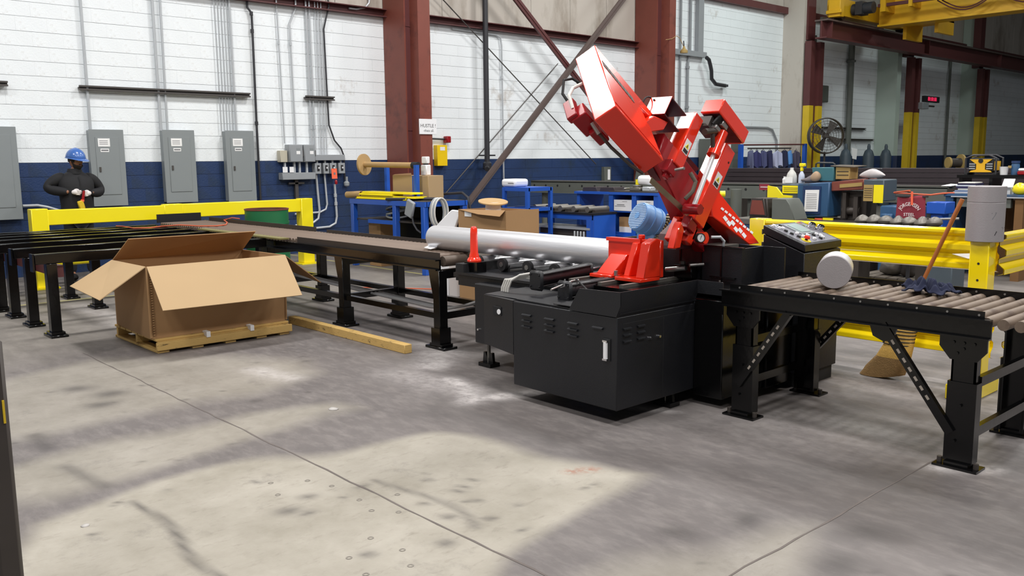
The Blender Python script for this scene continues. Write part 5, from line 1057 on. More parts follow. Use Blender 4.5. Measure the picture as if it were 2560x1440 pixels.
# ------------------------------------------------------------------ long roller rack and bar stock
t = thing('roller_rack', 'long grey-green rack beam on posts running behind the benches', 'rack', (-9,12.65,0))
build('rack_beam', MB().box(-13.1,-4.9,12.5,12.52,.95,1.165).box(-13.1,-4.9,12.5,12.75,1.15,1.175).box(-13.1,-4.9,12.44,12.5,.945,.955), grey_green, t)
for k in range(24): build('rack_hole', MB().cyl((-13.0+.33*k,12.497,1.09),(-13.0+.33*k,12.5,1.09),.022,n=10), black_matt, t)
for x in (-12.8,-11.4,-9.6,-8.0,-6.6,-5.2): build('rack_post', MB().cyl((x,12.62,0),(x,12.62,.95),.075,n=16), grey_green, t)
build('top_plate', B1(-13.1,-4.9,12.5,12.9,1.175,1.185), mach_dark, t)
for k in range(4):
    z = 1.07+.083*k
    for j in range(3):
        build('bar_stock', MB().box(-10.2,-1.5,15.0+.12*j,15.1+.12*j,z,z+.078), bar_dark, label=('front','middle','rear')[j]+' dark steel bar in the '+('bottom','second','third','top')[k]+' layer of the long bar stack', cat='bar', group='steel bars in the long stack', bevel=.004)
t = thing('bar_trestle', 'dark trestle frame under the long bar stack', 'trestle', (-6,15.2,0))
for x in (-9.8,-7.5,-5,-2.5): build('trestle_leg', B1(x-.06,x+.06,15.0,15.4,0,1.068), mach_dark, t)
# ------------------------------------------------------------------ old blue saw and its clutter
t = thing('old_saw', 'old blue and grey band saw with yellow warning plates behind the yellow rail', 'machine', (-6,11.9,0))
build('front_box', MB().prism([(-6.62,.73),(-6.13,.76),(-6.13,1.25),(-6.62,1.22)], lambda a,b,q: (a,q,b), 11.6, 12.1), blue_old, t, bevel=.015); build('left_box', MB().box(-6.9,-6.6,11.65,12.1,.95,1.215), slate, t, bevel=.015)
ch = build('notice_holder', B1(-6.52,-6.25,11.585,11.60,.80,1.19), navy_block, t); build('notice_sheet', MB().sheet([(-6.49,11.582,.83),(-6.28,11.582,.835),(-6.27,11.582,1.14),(-6.48,11.582,1.135)],.004), white_paper, ch, smooth=False)
for k in range(9): build('print_line', B1(-6.46,-6.30,11.577,11.580,.88+.025*k,.884+.025*k), ink_grey, ch, smooth=False)
build('work_arm', MB().prism([(-6.13,1.12),(-5.66,1.15),(-5.66,1.30),(-6.13,1.25)], lambda a,b,q: (a,q,b), 11.65, 12.05), oxide, t, bevel=.01); build('arm_plate', MB().prism([(-6.0,1.17),(-5.68,1.20),(-5.68,1.25),(-6.0,1.22)], lambda a,b,q: (a,q,b), 11.64, 11.651), tan_box, t)
build('right_box', MB().box(-5.64,-5.36,11.6,12.0,1.0,1.29), slate, t, bevel=.012); yp = build('warning_plate', B1(-5.63,-5.50,11.59,11.6,1.0,1.22), tan_box, t); build('yellow_plate', B1(-5.49,-5.36,11.588,11.6,.98,1.22), yellow_b, t)
for k in range(5): build('print_line', B1(-5.62,-5.51,11.586,11.59,1.05+.03*k,1.055+.03*k), ink, yp, smooth=False)
wp = build('warning_plate', B1(-6.88,-6.62,11.64,11.65,1.08,1.19), yellow_b, t)
for k in range(3): build('print_line', B1(-6.86,-6.64,11.636,11.64,1.105+.025*k,1.11+.025*k), ink, wp, smooth=False)
build('yellow_guard', MB().prism([(-7.04,.97),(-6.85,.97),(-6.85,.85),(-6.68,.85),(-6.64,1.05),(-6.8,1.06),(-6.9,1.17),(-7.04,1.19)], lambda a,b,q: (a,q,b), 11.5, 11.53), yellow_b, t); build('yellow_tab', B1(-6.66,-6.55,11.45,11.5,.72,.86), yellow_b, t, bevel=.02)
build('warning_plate', B1(-6.48,-6.33,11.58,11.6,.66,.73), yellow_b, t); build('warning_plate', B1(-6.20,-6.05,11.58,11.6,.68,.75), yellow_b, t); build('orange_band', B1(-6.32,-6.21,11.58,11.6,.67,.74), tag_orange, t)
build('gearwork', MB().box(-6.05,-5.68,11.8,12.1,.72,1.12).cyl((-6.0,11.78,.85),(-5.75,11.78,.85),.06,n=14).box(-5.98,-5.93,11.7,11.8,.75,1.1).box(-5.82,-5.76,11.7,11.8,.75,1.05), mach_dark, t); build('machine_bed', MB().box(-7.4,-5.4,11.3,12.2,.60,.72).box(-7.3,-5.45,11.5,12.1,0,.60), mach_dark, t, bevel=.01); build('blue_base', B1(-7.35,-6.5,11.25,11.3,0,.58), blue_old, t)
build('fixed_jaw', MB().prism([(-7.02,.78),(-6.72,.78),(-6.78,1.035),(-6.98,1.03)], lambda a,b,q: (a,q,b), 10.98, 11.0).prism([(-7.02,.72),(-6.70,.72),(-6.74,1.03),(-6.97,1.03)], lambda a,b,q: (a,q,b), 11.0, 11.3), mach_dark, t, bevel=.008); build('jaw_face', MB().prism([(-6.99,.80),(-6.75,.80),(-6.80,1.0),(-6.96,1.0)], lambda a,b,q: (a,q,b), 10.972, 10.981), oxide, t); build('moving_jaw', MB().prism([(-6.66,.74),(-6.30,.74),(-6.38,.95),(-6.44,1.03),(-6.66,1.03)], lambda a,b,q: (a,q,b), 11.0, 11.35), grey_green, t, bevel=.008); build('jaw_table', B1(-7.25,-6.3,10.9,11.4,.66,.74), steel_dull, t, bevel=.008); build('blue_apron', B1(-7.2,-6.35,10.92,11.38,0,.66), blue_old, t)
build('steel_post', MB().cyl((-7.70,11.7,.0),(-7.70,11.7,1.12),.085,n=18), grey_green, label='grey steel post right of the red saw head', cat='post')
t = thing('yellow_cap_pipe', 'yellow capped pipe end beside the grey steel post', 'pipe', (-7.85,11.5,.9)); build('cap', MB().cyl((-7.86,11.5,1.05),(-7.80,11.55,1.05),.05,n=16), yellow_b, t); build('pipe', MB().cyl((-7.85,11.52,0),(-7.85,11.52,1.05),.03,n=12), yellow_dull, t)
t = thing('plastic_jug', 'white plastic jug standing on the old saw', 'jug', (-6.86,11.85,1.217)); build('jug_body', MB().lathe([(.07,0),(.075,.01),(.075,.10),(.06,.15),(.03,.19),(.022,.21)],(-6.86,11.85,1.217),20), pm('cloudy_plastic',(206,206,202),.4), t); build('jug_label', B1(-6.92,-6.80,11.772,11.778,1.225,1.31), white_paper, t); build('jug_cap', MB().cyl((-6.86,11.85,1.427),(-6.86,11.85,1.445),.025,n=14), white_pl, t)
build('small_bottle', MB().lathe([(.03,0),(.032,.06),(.015,.08),(.018,.10)],(-6.975,11.85,1.217),14), white_pl, label='small white bottle left of the plastic jug', cat='bottle')
t = thing('spray_bottle', 'spray bottle with a yellow trigger head on the old saw', 'bottle', (-6.70,11.85,1.225)); build('bottle_body', MB().lathe([(.045,0),(.045,.08),(.04,.12),(.015,.17)],(-6.70,11.85,1.225),16), pm('blue_white_plastic',(196,204,222),.35), t); build('trigger', MB().box(-6.72,-6.68,11.83,11.87,1.395,1.46).box(-6.73,-6.65,11.82,11.88,1.46,1.51), yellow_b, t, bevel=.008)
t = thing('tool_box', 'teal tool tote with a hoop handle on the old saw', 'toolbox', (-6.33,11.9,1.26)); build('tub', MB().hexa([(-6.45,11.75,1.26),(-6.15,11.75,1.26),(-6.15,12.0,1.26),(-6.45,12.0,1.26)],[(-6.48,11.73,1.45),(-6.15,11.73,1.45),(-6.15,12.02,1.45),(-6.48,12.02,1.45)]), teal, t, bevel=.006); build('hoop', MB().tube([(-6.48,11.85,1.40),(-6.48,11.85,1.50),(-6.45,11.85,1.515),(-6.22,11.85,1.51),(-6.19,11.85,1.49),(-6.19,11.85,1.40)],.013,7), dark_pipe, t)
t = thing('parts_case', 'tan grooved case beside the teal tool tote', 'case', (-6.0,11.85,1.29)); build('case_body', B1(-6.13,-5.92,11.76,12.0,1.285,1.46), tan_box, t, bevel=.005); build('lid', MB().sheet([(-6.2,11.74,1.47),(-5.85,11.74,1.455),(-5.80,12.0,1.47),(-6.2,12.0,1.48)],.012), wood_dark, t)
for k in range(2): build('groove', B1(-6.11,-5.94,11.755,11.76,1.34+.05*k,1.35+.05*k), mach_dark, t)
def crumple(c, sx, sy, sz, m, nm, label, cat, seed):
    o = build(nm, MB().ico((0,0,sz*.9),sx,sy,sz,16,10), m, origin=(0,0,0), label=label, cat=cat)
    r = random.Random(seed); f = [r.uniform(8,30) for _ in range(6)]
    for v in o.data.vertices:
        k = 1+.25*math.sin(v.co.x*f[0]+1)*math.cos(v.co.y*f[1])+.2*math.sin(v.co.x*f[2]+v.co.z*f[3]); v.co.z = max(.0, v.co.z*k); v.co.x *= 1+.15*math.sin(v.co.z*f[4]*2); v.co.y *= 1+.15*math.sin(v.co.x*f[5])
    o.location = c; return o
crumple((-6.50,11.8,1.235),.16,.07,.045,pm('grey_rag',(120,114,118),.9,var=.25),'work_rag','dirty grey rag on the old saw beside the spray bottle','rag',1); crumple((-6.41,11.72,1.25),.07,.05,.055,pm('tan_glove',(176,150,124),.9),'work_glove','tan work glove on the grey rag','glove',4)
crumple((-5.62,11.8,1.305),.17,.06,.05,pm('pale_glove',(196,190,190),.85,var=.2),'work_gloves','pair of pale work gloves at the right end of the old saw','gloves',9)
t = thing('wire_hoop', 'small dark wire hoop standing behind the pale gloves', 'hoop', (-5.6,12.0,1.3)); build('hoop', MB().tube([(-5.72,12.0,1.29),(-5.72,12.0,1.43),(-5.58,12.0,1.43),(-5.58,12.0,1.29)],.01,6), dark_pipe, t)
# maroon cloth with lettering, castings, blue box
t = thing('shop_cloth', 'maroon cloth printed with white lettering hung behind the yellow rail', 'cloth', (-4.56,10.6,.84))
n = 10; vs = []; fs = []
for j in range(n+1):
    for i in range(n+1):
        u, v_ = i/n, j/n; vs.append((-4.73+.34*u+.015*(v_-.5)*(1-2*u), 10.6+.02*math.sin(u*7)*(.3+v_*.7), .835+.29*v_-.01*math.sin(u*5)))
for j in range(n):
    for i in range(n): a = j*(n+1)+i; fs.append((a,a+1,a+n+2,a+n+1))
ob = build('cloth', MB().add(vs, fs), maroon, t); sm = ob.modifiers.new('thick','SOLIDIFY'); sm.thickness = .006
def arcmap(a, b, q):
    th = -a/.135; R = .135+b; return (-4.562-R*math.sin(th), 10.572+q, .915+R*math.cos(th)-.02)
build('lettering', text_mb('JORGENSEN', .062, lambda a,b,q: arcmap(a*.82,b,q), .002), white_paper, t, smooth=False); build('lettering', text_mb('STEEL', .052, lambda a,b,q: (-4.562+a,10.572+q,.905+b), .002), white_paper, t, smooth=False)
build('hanger', MB().box(-4.75,-4.37,10.6,10.63,1.11,1.13).box(-4.58,-4.54,10.61,10.63,0,1.12), dark_pipe, t); build('red_strap', MB().sheet([(-4.545,10.57,1.02),(-4.52,10.57,1.02),(-4.53,10.575,1.18),(-4.555,10.575,1.18)],.005), tag_orange, t)
t = thing('casting_rack', 'dark rack carrying a row of rough grey castings behind the yellow rail', 'rack', (-4.5,10.3,0)); build('rack_table', MB().box(-5.1,-4.0,10.1,10.5,.74,.79).box(-5.05,-4.95,10.15,10.45,0,.74).box(-4.15,-4.05,10.15,10.45,0,.74), mach_dark, t)
for k in range(7): crumple((-5.0+.14*k,10.3,.791),.085,.09,.045,steel_dull,'casting',('first','second','third','fourth','fifth','sixth','last')[k]+' rough grey casting from the left in the row on the rack','casting',20+k)['group'] = 'castings on the rack'
t = thing('pivot_bar', 'bright steel bar end sticking out left of the desk', 'bar', (-4.3,10.5,.86)); build('bar', MB().cyl((-4.35,10.5,.86),(-4.0,10.6,.88),.014,n=10), steel, t); build('bar_holder', B1(-4.4,-4.3,10.45,10.55,0,.88), mach_dark, t)
build('stock_bin', MB().box(-4.79,-4.55,11.6,11.9,.86,1.01).box(-4.75,-4.6,11.65,11.85,0,.86), blue_paint, label='bright blue bin on a stand left of the desk', cat='bin', bevel=.008)
build('machine_pedestal', MB().box(-5.35,-4.9,11.5,11.9,0,.95).box(-5.3,-5.15,11.4,11.5,0,.85), blue_old, label='dark blue pedestal under the right end of the old saw', cat='pedestal', bevel=.015)
# ------------------------------------------------------------------ desk with radio
t = thing('work_desk', 'blue steel desk loaded with papers at the right edge', 'desk', (-4.2,12.5,0)); build('desk_top', B1(-4.82,-3.3,12.2,13.0,1.06,1.10), blue_old, t, bevel=.006); build('top_trim', B1(-4.72,-3.3,12.185,12.2,1.055,1.07), galv, t); build('pedestal', B1(-4.80,-4.70,12.22,12.98,0,1.06), blue_old, t); build('pedestal', B1(-3.95,-3.85,12.22,12.98,0,1.06), wood_brown, t); build('drawer', B1(-4.66,-4.0,12.22,12.3,.93,1.05), grey_green, t); build('back_board', B1(-4.7,-3.9,12.9,12.98,0,1.0), wood_brown, t)
t = thing('desk_shelf', 'black raised shelf standing on the desk', 'shelf', (-4.2,12.65,1.1)); build('shelf_board', B1(-4.80,-3.4,12.55,12.95,1.30,1.34), black_gloss, t); build('shelf_side', B1(-4.40,-4.36,12.58,12.92,1.1,1.30), black_gloss, t); build('shelf_side', B1(-3.6,-3.56,12.58,12.92,1.1,1.30), black_gloss, t); build('shelf_side', B1(-4.78,-4.74,12.58,12.92,1.1,1.30), black_gloss, t); build('lower_board', B1(-4.36,-3.6,12.58,12.92,1.18,1.20), black_gloss, t)
t = thing('site_radio', 'yellow and black job site radio with a roll cage on the desk shelf', 'radio', (-4.53,12.7,1.342)); R0 = (-4.70,-4.33)
build('radio_case', B1(-4.68,-4.36,12.60,12.82,1.37,1.56), black_matt, t, bevel=.025, seg=2)
build('yellow_front', MB().prism([(-4.66,1.375),(-4.38,1.375),(-4.40,1.395),(-4.465,1.41),(-4.465,1.48),(-4.38,1.545),(-4.66,1.545),(-4.575,1.48),(-4.575,1.41),(-4.64,1.395)], lambda a,b,q: (a,q,b), 12.585, 12.60), crane_yellow, t)
for z in (1.415,1.445,1.475): build('grille', B1(-4.665,-4.59,12.588,12.6,z,z+.016), grey_mid, t); build('grille', B1(-4.45,-4.375,12.588,12.6,z,z+.016), grey_mid, t)
build('dial', MB().cyl((-4.52,12.578,1.525),(-4.52,12.588,1.525),.03,n=20), black_matt, t); build('side_panel', B1(-4.365,-4.345,12.62,12.8,1.40,1.52), crane_yellow, t)
for y in (12.59,12.83): build('roll_cage', MB().tube([(-4.71,y,1.352),(-4.71,y,1.56),(-4.62,y,1.60),(-4.42,y,1.60),(-4.33,y,1.56),(-4.33,y,1.352)],.013,7), dark_pipe, t)
build('cage_foot', B1(-4.72,-4.68,12.58,12.84,1.341,1.37), black_matt, t); build('cage_foot', B1(-4.36,-4.32,12.58,12.84,1.341,1.37), black_matt, t)
build('coffee_cup', MB().lathe([(.045,0),(.055,.10),(.058,.105)],(-4.25,12.65,1.341),20), white_pl, label='white cup right of the radio on the desk shelf', cat='cup')
t = thing('thermos', 'blue flask right of the white cup on the desk shelf', 'flask', (-4.13,12.7,1.341)); build('flask', MB().lathe([(.05,0),(.05,.13),(.04,.15)],(-4.13,12.7,1.341),20), blue_old, t); build('cap', MB().lathe([(.052,0),(.052,.03)],(-4.13,12.7,1.491),20), navy_block, t); build('tag', B1(-4.2,-4.16,12.64,12.65,1.43,1.46), tan_box, t)
t = thing('red_bowl', 'red and white carton at the right end of the desk shelf', 'carton', (-4.02,12.65,1.341)); build('bowl', B1(-4.07,-3.95,12.58,12.72,1.341,1.39), red_dark, t, bevel=.01); build('lid', B1(-4.06,-3.96,12.58,12.72,1.39,1.425), white_pl, t, bevel=.012)
bk = [(-4.72,-4.42,1.101,.022,(190,192,200),'grey binder lying lowest in the pile at the left of the desk'),(-4.70,-4.44,1.124,.02,(120,140,176),'pale blue binder second in the pile on the desk'),(-4.66,-4.46,1.145,.022,(196,200,196),'white ledger third in the pile on the desk'),(-4.68,-4.42,1.168,.026,(40,38,78),'thick dark blue binder fourth in the pile on the desk'),(-4.69,-4.44,1.195,.018,(206,214,224),'pale folder fifth in the pile on the desk'),(-4.67,-4.43,1.214,.02,(34,30,64),'dark folder sixth in the pile on the desk'),(-4.66,-4.45,1.235,.014,(228,226,214),'cream paper pad on top of the pile on the desk')]
for a, b_, z, h, c, lb in bk:
    k_ = build('binder', B1(a,b_,12.24,12.5,z,z+h), pm('binder_%d'%int(z*1000),c,.6), label=lb, cat='binder', group='binders on the desk', bevel=.003)
build('loose_papers', MB().sheet([(-4.50,12.22,1.104),(-4.36,12.22,1.108),(-4.28,12.4,1.145),(-4.42,12.4,1.15)],.006), white_paper, label='loose white papers curling beside the binders', cat='papers'); build('paper_pad', MB().sheet([(-4.13,12.25,1.19),(-4.0,12.25,1.19),(-4.03,12.42,1.29),(-4.16,12.42,1.29)],.012).box(-4.14,-4.04,12.3,12.42,1.101,1.2), white_paper, label='white sheet propped upright on the desk above the cut slugs', cat='paper')
crumple((-3.92,12.3,1.101),.09,.08,.06,yellow_b,'work_vest','bright yellow-green bundle at the right edge of the desk','vest',31)
o = build('newspaper', MB().sheet([(-4.75,12.55,1.187),(-4.62,12.55,1.187),(-4.55,12.7,1.205),(-4.68,12.7,1.21)],.008), white_paper, label='folded white paper on the rack beam left of the desk', cat='paper'); o.location.x -= .25
build('orange_cable', MB().tube([(-4.7,12.25,1.108),(-4.83,12.18,1.10),(-4.95,12.1,1.08),(-5.08,12.0,1.09),(-5.16,11.5,1.12),(-4.9,10.9,1.15),(-4.56,10.55,1.19)],.012,6), cord_or, label='orange cable drooping from the desk to the maroon cloth', cat='cable')
# small sign by the jug, floor scrap
t = thing('red_notice', 'small red notice on a stem left of the plastic jug', 'notice', (-7.2,11.9,1.1)); build('plate', B1(-7.24,-7.08,11.6,11.61,1.12,1.21), maroon, t); build('stem', MB().cyl((-7.12,11.61,.72),(-7.12,11.61,1.13),.008,n=6), strut, t); build('print_line', B1(-7.22,-7.10,11.597,11.6,1.16,1.17), white_paper, t)
t = thing('scrap_pallet', 'dark weathered pallet with scrap on the floor behind the yellow rail', 'pallet', (-4.8,10.9,0))
for k in range(6): build('deck_board', B1(-5.2+.14*k,-5.2+.14*k+.12,10.55,11.4,.11,.13), wood_dark, t)
for y in (10.57,10.95,11.33): build('stringer', B1(-5.2,-4.36,y,y+.04,.02,.11), wood_dark, t)
crumple((-4.85,10.85,.131),.16,.14,.13,steel_dull,'scrap_casting','grey domed casting on the dark scrap pallet','casting',41); crumple((-4.62,10.8,.131),.10,.10,.10,mach_dark,'scrap_block','black lump beside the domed casting on the scrap pallet','scrap',42)
build('waste_bin', B1(-3.95,-3.68,9.65,10.0,0,.50), slate, label='dark grey bin beside the scrap pallet', cat='bin', bevel=.01)
# ------------------------------------------------------------------ the worker
def skin_mesh(name, verts, edges, mat, parent, sub=2, root=0, label=None):
    me = bpy.data.meshes.new(name+'_cage'); off = wloc(parent)
    me.from_pydata([tuple(Vector(v[0])-off) for v in verts], edges, []); me.update()
    o = bpy.data.objects.new(name+'_cage', me); COL.objects.link(o)
    sk = o.modifiers.new('skin','SKIN'); sk.use_smooth_shade = True
    for i, v in enumerate(verts):
        r = v[1]; me.skin_vertices[0].data[i].radius = r if isinstance(r, tuple) else (r, r)
        me.skin_vertices[0].data[i].use_root = (i == root)
    s = o.modifiers.new('sub','SUBSURF'); s.levels = sub; s.render_levels = sub
    bpy.context.view_layer.update()
    m2 = bpy.data.meshes.new_from_object(o.evaluated_get(bpy.context.evaluated_depsgraph_get()))
    bpy.data.objects.remove(o); bpy.data.meshes.remove(me)
    m2.name = name; m2.materials.clear(); m2.materials.append(mat)
    m2.polygons.foreach_set('use_smooth', [True]*len(m2.polygons))
    r = bpy.data.objects.new(name, m2); COL.objects.link(r); r.parent = parent
    return r
PX, PY = -13.15, 3.82
W_ = thing('person', 'worker in a black jacket, white gloves and blue hard hat at the left wall', 'person', (PX,PY,0))
def q(x, y, z): return (PX+x, PY+y, z)
body = [(q(0,0,.93),.11),(q(.01,0,1.08),.10),(q(.0,0,1.25),.10),(q(-.01,0,1.38),.085),(q(0,0,1.50),.055),(q(.02,.005,1.575),.052),
        (q(-.02,-.20,1.395),.05),(q(-.03,-.36,1.285),.042),(q(.17,-.14,1.22),.034),
        (q(-.02,.20,1.39),.05),(q(-.03,.32,1.235),.042),(q(.17,.16,1.20),.034),
        (q(0,-.10,.86),.09),(q(.02,-.12,.48),.06),(q(-.01,-.13,.10),.042),(q(.14,-.15,.045),.035),
        (q(0,.10,.86),.09),(q(.02,.12,.48),.06),(q(-.01,.13,.10),.042),(q(.14,.15,.045),.035)]
be = [(0,1),(1,2),(2,3),(3,4),(4,5),(3,6),(6,7),(7,8),(3,9),(9,10),(10,11),(0,12),(12,13),(13,14),(14,15),(0,16),(16,17),(17,18),(18,19)]
skin_mesh('body', body, be, skin, W_)
secs_ = [(.80,.165,.215,.0),(.90,.16,.215,.0),(1.02,.155,.205,.005),(1.16,.16,.215,.01),(1.28,.165,.23,.01),(1.36,.155,.232,.0),(1.42,.13,.205,-.005),(1.46,.105,.15,-.005),(1.49,.088,.105,.0),(1.50,.075,.08,.005)]
jm = MB(); vs = []; fs = []; n = 26
for z, rx, ry, cx in secs_:
    for k in range(n):
        a = 2*math.pi*k/n; ca, sa = math.cos(a), math.sin(a); e = .8; wob = 1+.012*math.sin(7*a+z*30)
        vs.append(q(cx+rx*wob*math.copysign(abs(ca)**e, ca), ry*wob*math.copysign(abs(sa)**e, sa), z))
for r in range(len(secs_)-1):
    for k in range(n): k2 = (k+1) % n; fs.append((r*n+k,r*n+k2,(r+1)*n+k2,(r+1)*n+k))
fs += [tuple(range(n-1,-1,-1)), tuple(range((len(secs_)-1)*n,len(secs_)*n))]
jo = build('jacket', jm.add(vs, fs), jacket, W_, ang=75)
for pts_ in ([(q(-.01,-.10,1.425),.085),(q(-.02,-.215,1.405),.092),(q(-.03,-.30,1.345),.083),(q(-.03,-.365,1.285),.078),(q(.02,-.315,1.25),.075),(q(.09,-.22,1.232),.068),(q(.165,-.13,1.222),.052)],
             [(q(-.01,.10,1.425),.085),(q(-.02,.215,1.40),.092),(q(-.03,.285,1.32),.083),(q(-.03,.325,1.235),.078),(q(.02,.30,1.205),.075),(q(.09,.225,1.20),.068),(q(.165,.145,1.203),.052)]):
    skin_mesh('sleeve', pts_, [(i,i+1) for i in range(6)], jacket, W_)
# collar and zip
build('collar', MB().lathe([(.105,0),(.10,.03),(.085,.075),(.078,.075),(.085,.02)], q(.005,.0,1.465), 20), jacket, W_); build('shirt_collar', MB().lathe([(.075,0),(.068,.05),(.055,.05)], q(.02,.005,1.485), 16), grey_mid, W_)
build('zip', MB().tube([q(.135,.015,1.44),q(.172,.015,1.33),(q(.178,.012,1.22)),q(.18,.01,1.0)],.006,5), black_matt, W_)
tr_ = [(q(0,0,.90),(.14,.17)),(q(0,-.10,.82),.105),(q(.02,-.12,.48),.078),(q(-.01,-.13,.08),.062),(q(0,.10,.82),.105),(q(.02,.12,.48),.078),(q(-.01,.13,.08),.062)]
skin_mesh('trousers', tr_, [(0,1),(1,2),(2,3),(0,4),(4,5),(5,6)], trousers, W_)
for s in (-1,1): build('boot', MB().ico(q(.07,s*.145,.05),.15,.055,.05,14,8), black_matt, W_)
# head turned to the worker's left
HF = Vector((.86,.48,-.12)).normalized(); HS = Vector((-.48,.86,0)).normalized(); HU = HF.cross(HS).normalized(); HC = Vector(q(.035,.015,1.645))
vs = []; fs = []; NS, NR = 24, 18
for r in range(NR+1):
    ph = -math.pi/2+math.pi*r/NR
    for k in range(NS):
        a = 2*math.pi*k/NS; cx, cy, cz = math.cos(ph)*math.cos(a), math.cos(ph)*math.sin(a), math.sin(ph)
        x, y, z = cx*.098, cy*.077, cz*.118
        if z < 0: x *= 1-.10*(-cz); y *= 1-.22*(-cz); x += .012*(-cz)
        front = max(0, cx)
        if front > 0:
            yn = cy/.32; x += .024*math.exp(-(yn*2.2)**2)*math.exp(-((cz+.12)/.17)**2)          # nose
            x -= .010*math.exp(-((abs(cy)-.34)/.13)**2)*math.exp(-((cz-.10)/.10)**2)             # eye sockets
            x += .008*math.exp(-(cy/.3)**2)*math.exp(-((cz+.45)/.08)**2)+.010*math.exp(-(cy/.3)**2)*math.exp(-((cz+.80)/.14)**2)  # lips, chin
        vs.append(HC+HF*x+HS*y+HU*z)
for r in range(NR):
    for k in range(NS): j = (k+1) % NS; fs.append((r*NS+k,r*NS+j,(r+1)*NS+j,(r+1)*NS+k))
build('head', MB().add(vs, fs), skin, W_, ang=80)
def hp_(x, y, z): return HC+HF*x+HS*y+HU*z
for s in (-1,1):
    e = build('ear', MB().ico((0,0,0),.018,.010,.030,10,8), skin, W_, local=True); e.location = hp_(-.005,s*.079,-.005)-Vector((PX,PY,0)); e.rotation_euler = (0,0,math.atan2(HF.y,HF.x))
    build('eye', MB().ico(hp_(.083,s*.030,.014),.0105,.0105,.008,10,6), white_pl, W_); build('iris', MB().ico(hp_(.0925,s*.031,.013),.0045,.0045,.0045,8,6), ink, W_); build('eyebrow', MB().tube([hp_(.090,s*.012,.034),hp_(.090,s*.030,.038),hp_(.078,s*.048,.033)],.004,5), beard, W_)
build('mouth', MB().tube([hp_(.083,-.024,-.052),hp_(.094,0,-.050),hp_(.083,.024,-.052)],.004,6), pm('lips',(112,66,60),.5), W_)
vs = []; fs = []; n = 17; m = 7
for j in range(m):
    for i in range(n):
        a = (i/(n-1)-.5)*3.5; zz = -.050-.068*j/(m-1); cz = zz/.118; w2 = math.sqrt(max(.02,1-cz*cz)); x = (.098*(1-.10*-cz))*w2*math.cos(a)+.012*-cz+.009*math.exp(-(a/.5)**2)+.007; y = (.077*(1-.22*-cz))*w2*math.sin(a)*1.07
        zz2 = zz+.055*max(0,abs(a)-1.0)*(1-j/(m-1)) + (-.012*math.exp(-(a/.35)**2) if j == 0 else 0); vs.append(hp_(x+.002,y,zz2))
for j in range(m-1):
    for i in range(n-1): fs.append((j*n+i,j*n+i+1,(j+1)*n+i+1,(j+1)*n+i))
bo = build('beard', MB().add(vs, fs), beard, W_, ang=80); mo_ = bo.modifiers.new('thick','SOLIDIFY'); mo_.thickness = .008
build('moustache', MB().tube([hp_(.084,-.026,-.040),hp_(.098,-.008,-.034),hp_(.098,.008,-.034),hp_(.084,.026,-.040)],.006,6), beard, W_)
build('hair', MB().lathe([(.088,-.02),(.092,.02),(.090,.06)], hp_(-.012,0,.0), 20, HU), beard, W_)
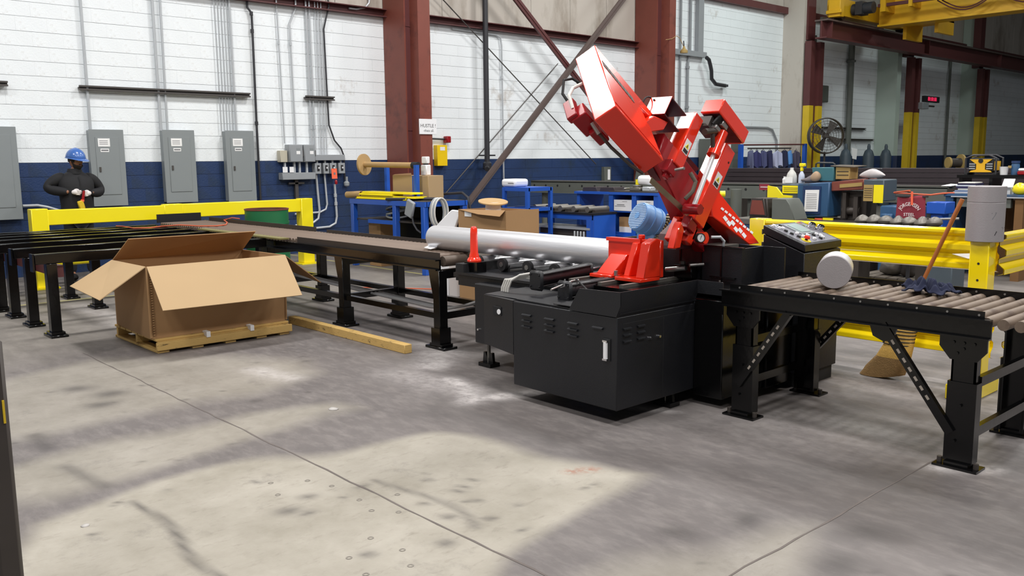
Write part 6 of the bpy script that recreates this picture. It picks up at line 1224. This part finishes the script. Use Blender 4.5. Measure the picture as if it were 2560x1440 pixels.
# hard hat
hc = hp_(.0,0,.035); vs = []; fs = []; NS, NR = 28, 9
for r in range(NR+1):
    ph = math.pi/2*r/NR
    for k in range(NS):
        a = 2*math.pi*k/NS; ca, sa = math.cos(a), math.sin(a); rid = 1+.025*math.exp(-(sa/.2)**2)*math.sin(ph)
        vs.append(hc+HF*(.142*math.cos(ph)*ca)+HS*(.116*math.cos(ph)*sa)+HU*(.142*math.sin(ph)*rid))
for r in range(NR):
    for k in range(NS): j = (k+1) % NS; fs.append((r*NS+k,r*NS+j,(r+1)*NS+j,(r+1)*NS+k))
ho = build('hard_hat', MB().add(vs, fs), hat_blue, W_, ang=60); s_ = ho.modifiers.new('thick','SOLIDIFY'); s_.thickness = .004
vs = []; fs = []
for k in range(NS):
    a = 2*math.pi*k/NS; ca, sa = math.cos(a), math.sin(a); ex = .010+.05*max(0,ca)**1.5; dz = -.018*max(0,ca)**2
    for rr, zz in ((0,.010),(0,-.004),(ex,dz-.006),(ex,dz)): vs.append(hc+HF*((.140+rr)*ca)+HS*((.114+rr*.8)*sa)+HU*zz)
for k in range(NS):
    j = (k+1) % NS
    for c in range(4): d = (c+1) % 4; fs.append((k*4+c,j*4+c,j*4+d,k*4+d))
build('hat_brim', MB().add(vs, fs), hat_blue, ho, ang=50)
# gloved hands meeting in front of the belly, five fingers each, closed on the tool
def hand(base, d, side, nm):
    base = Vector(base); d = Vector(d).normalized(); up = Vector((0,0,1)); sd = d.cross(up).normalized()*side; up = sd.cross(d).normalized()*side
    pal = [(base,.028),(base+d*.045,(.026,.036)),(base+d*.085,(.020,.036))]
    pv = [(p, r) for p, r in pal]; g = skin_mesh(nm, pv, [(0,1),(1,2)], glove, W_, 2)
    for i, ln in enumerate((.062,.072,.066,.050)):
        o_ = base+d*.075+up*(.026-.0175*i); c1_ = o_+d*ln*.5; c2_ = c1_+d*ln*.2-sd*ln*.42; c3_ = c2_-d*ln*.18-sd*ln*.2
        f = skin_mesh('finger', [(o_-d*.02,.0095),(c1_,.0092),(c2_,.0085),(c3_,.0078)], [(0,1),(1,2),(2,3)], glove, W_, 1); f.parent = g; f.location = (0,0,0)
    th0 = base+d*.03+up*.025; f = skin_mesh('thumb', [(th0,.012),(th0+d*.03+up*.018-sd*.012,.0105),(th0+d*.06+up*.010-sd*.03,.009)], [(0,1),(1,2)], glove, W_, 1); f.parent = g
    return g
hand(q(.185,-.115,1.225),(.55,.75,-.10),1,'glove_hand'); hand(q(.185,.135,1.205),(.55,-.75,-.10),-1,'glove_hand')
tl = thing('hand_tool', 'yellow hand tool with a dark red grip held in the white gloves', 'tool', (PX+.26,PY+.02,1.0))
build('grip', MB().cyl(q(.262,.025,1.24),q(.258,.0,1.10),.016,.019,n=12), red_dark, tl); build('tool_body', MB().obox(Vector(q(.255,-.022,1.045)),(.05,.075,.12),((1,0,0),(0,1,.25),(0,-.25,1))), yellow_dull, tl, bevel=.01); build('orange_band', MB().cyl(q(.258,.0,1.12),q(.257,-.005,1.09),.023,n=12), tag_orange, tl)
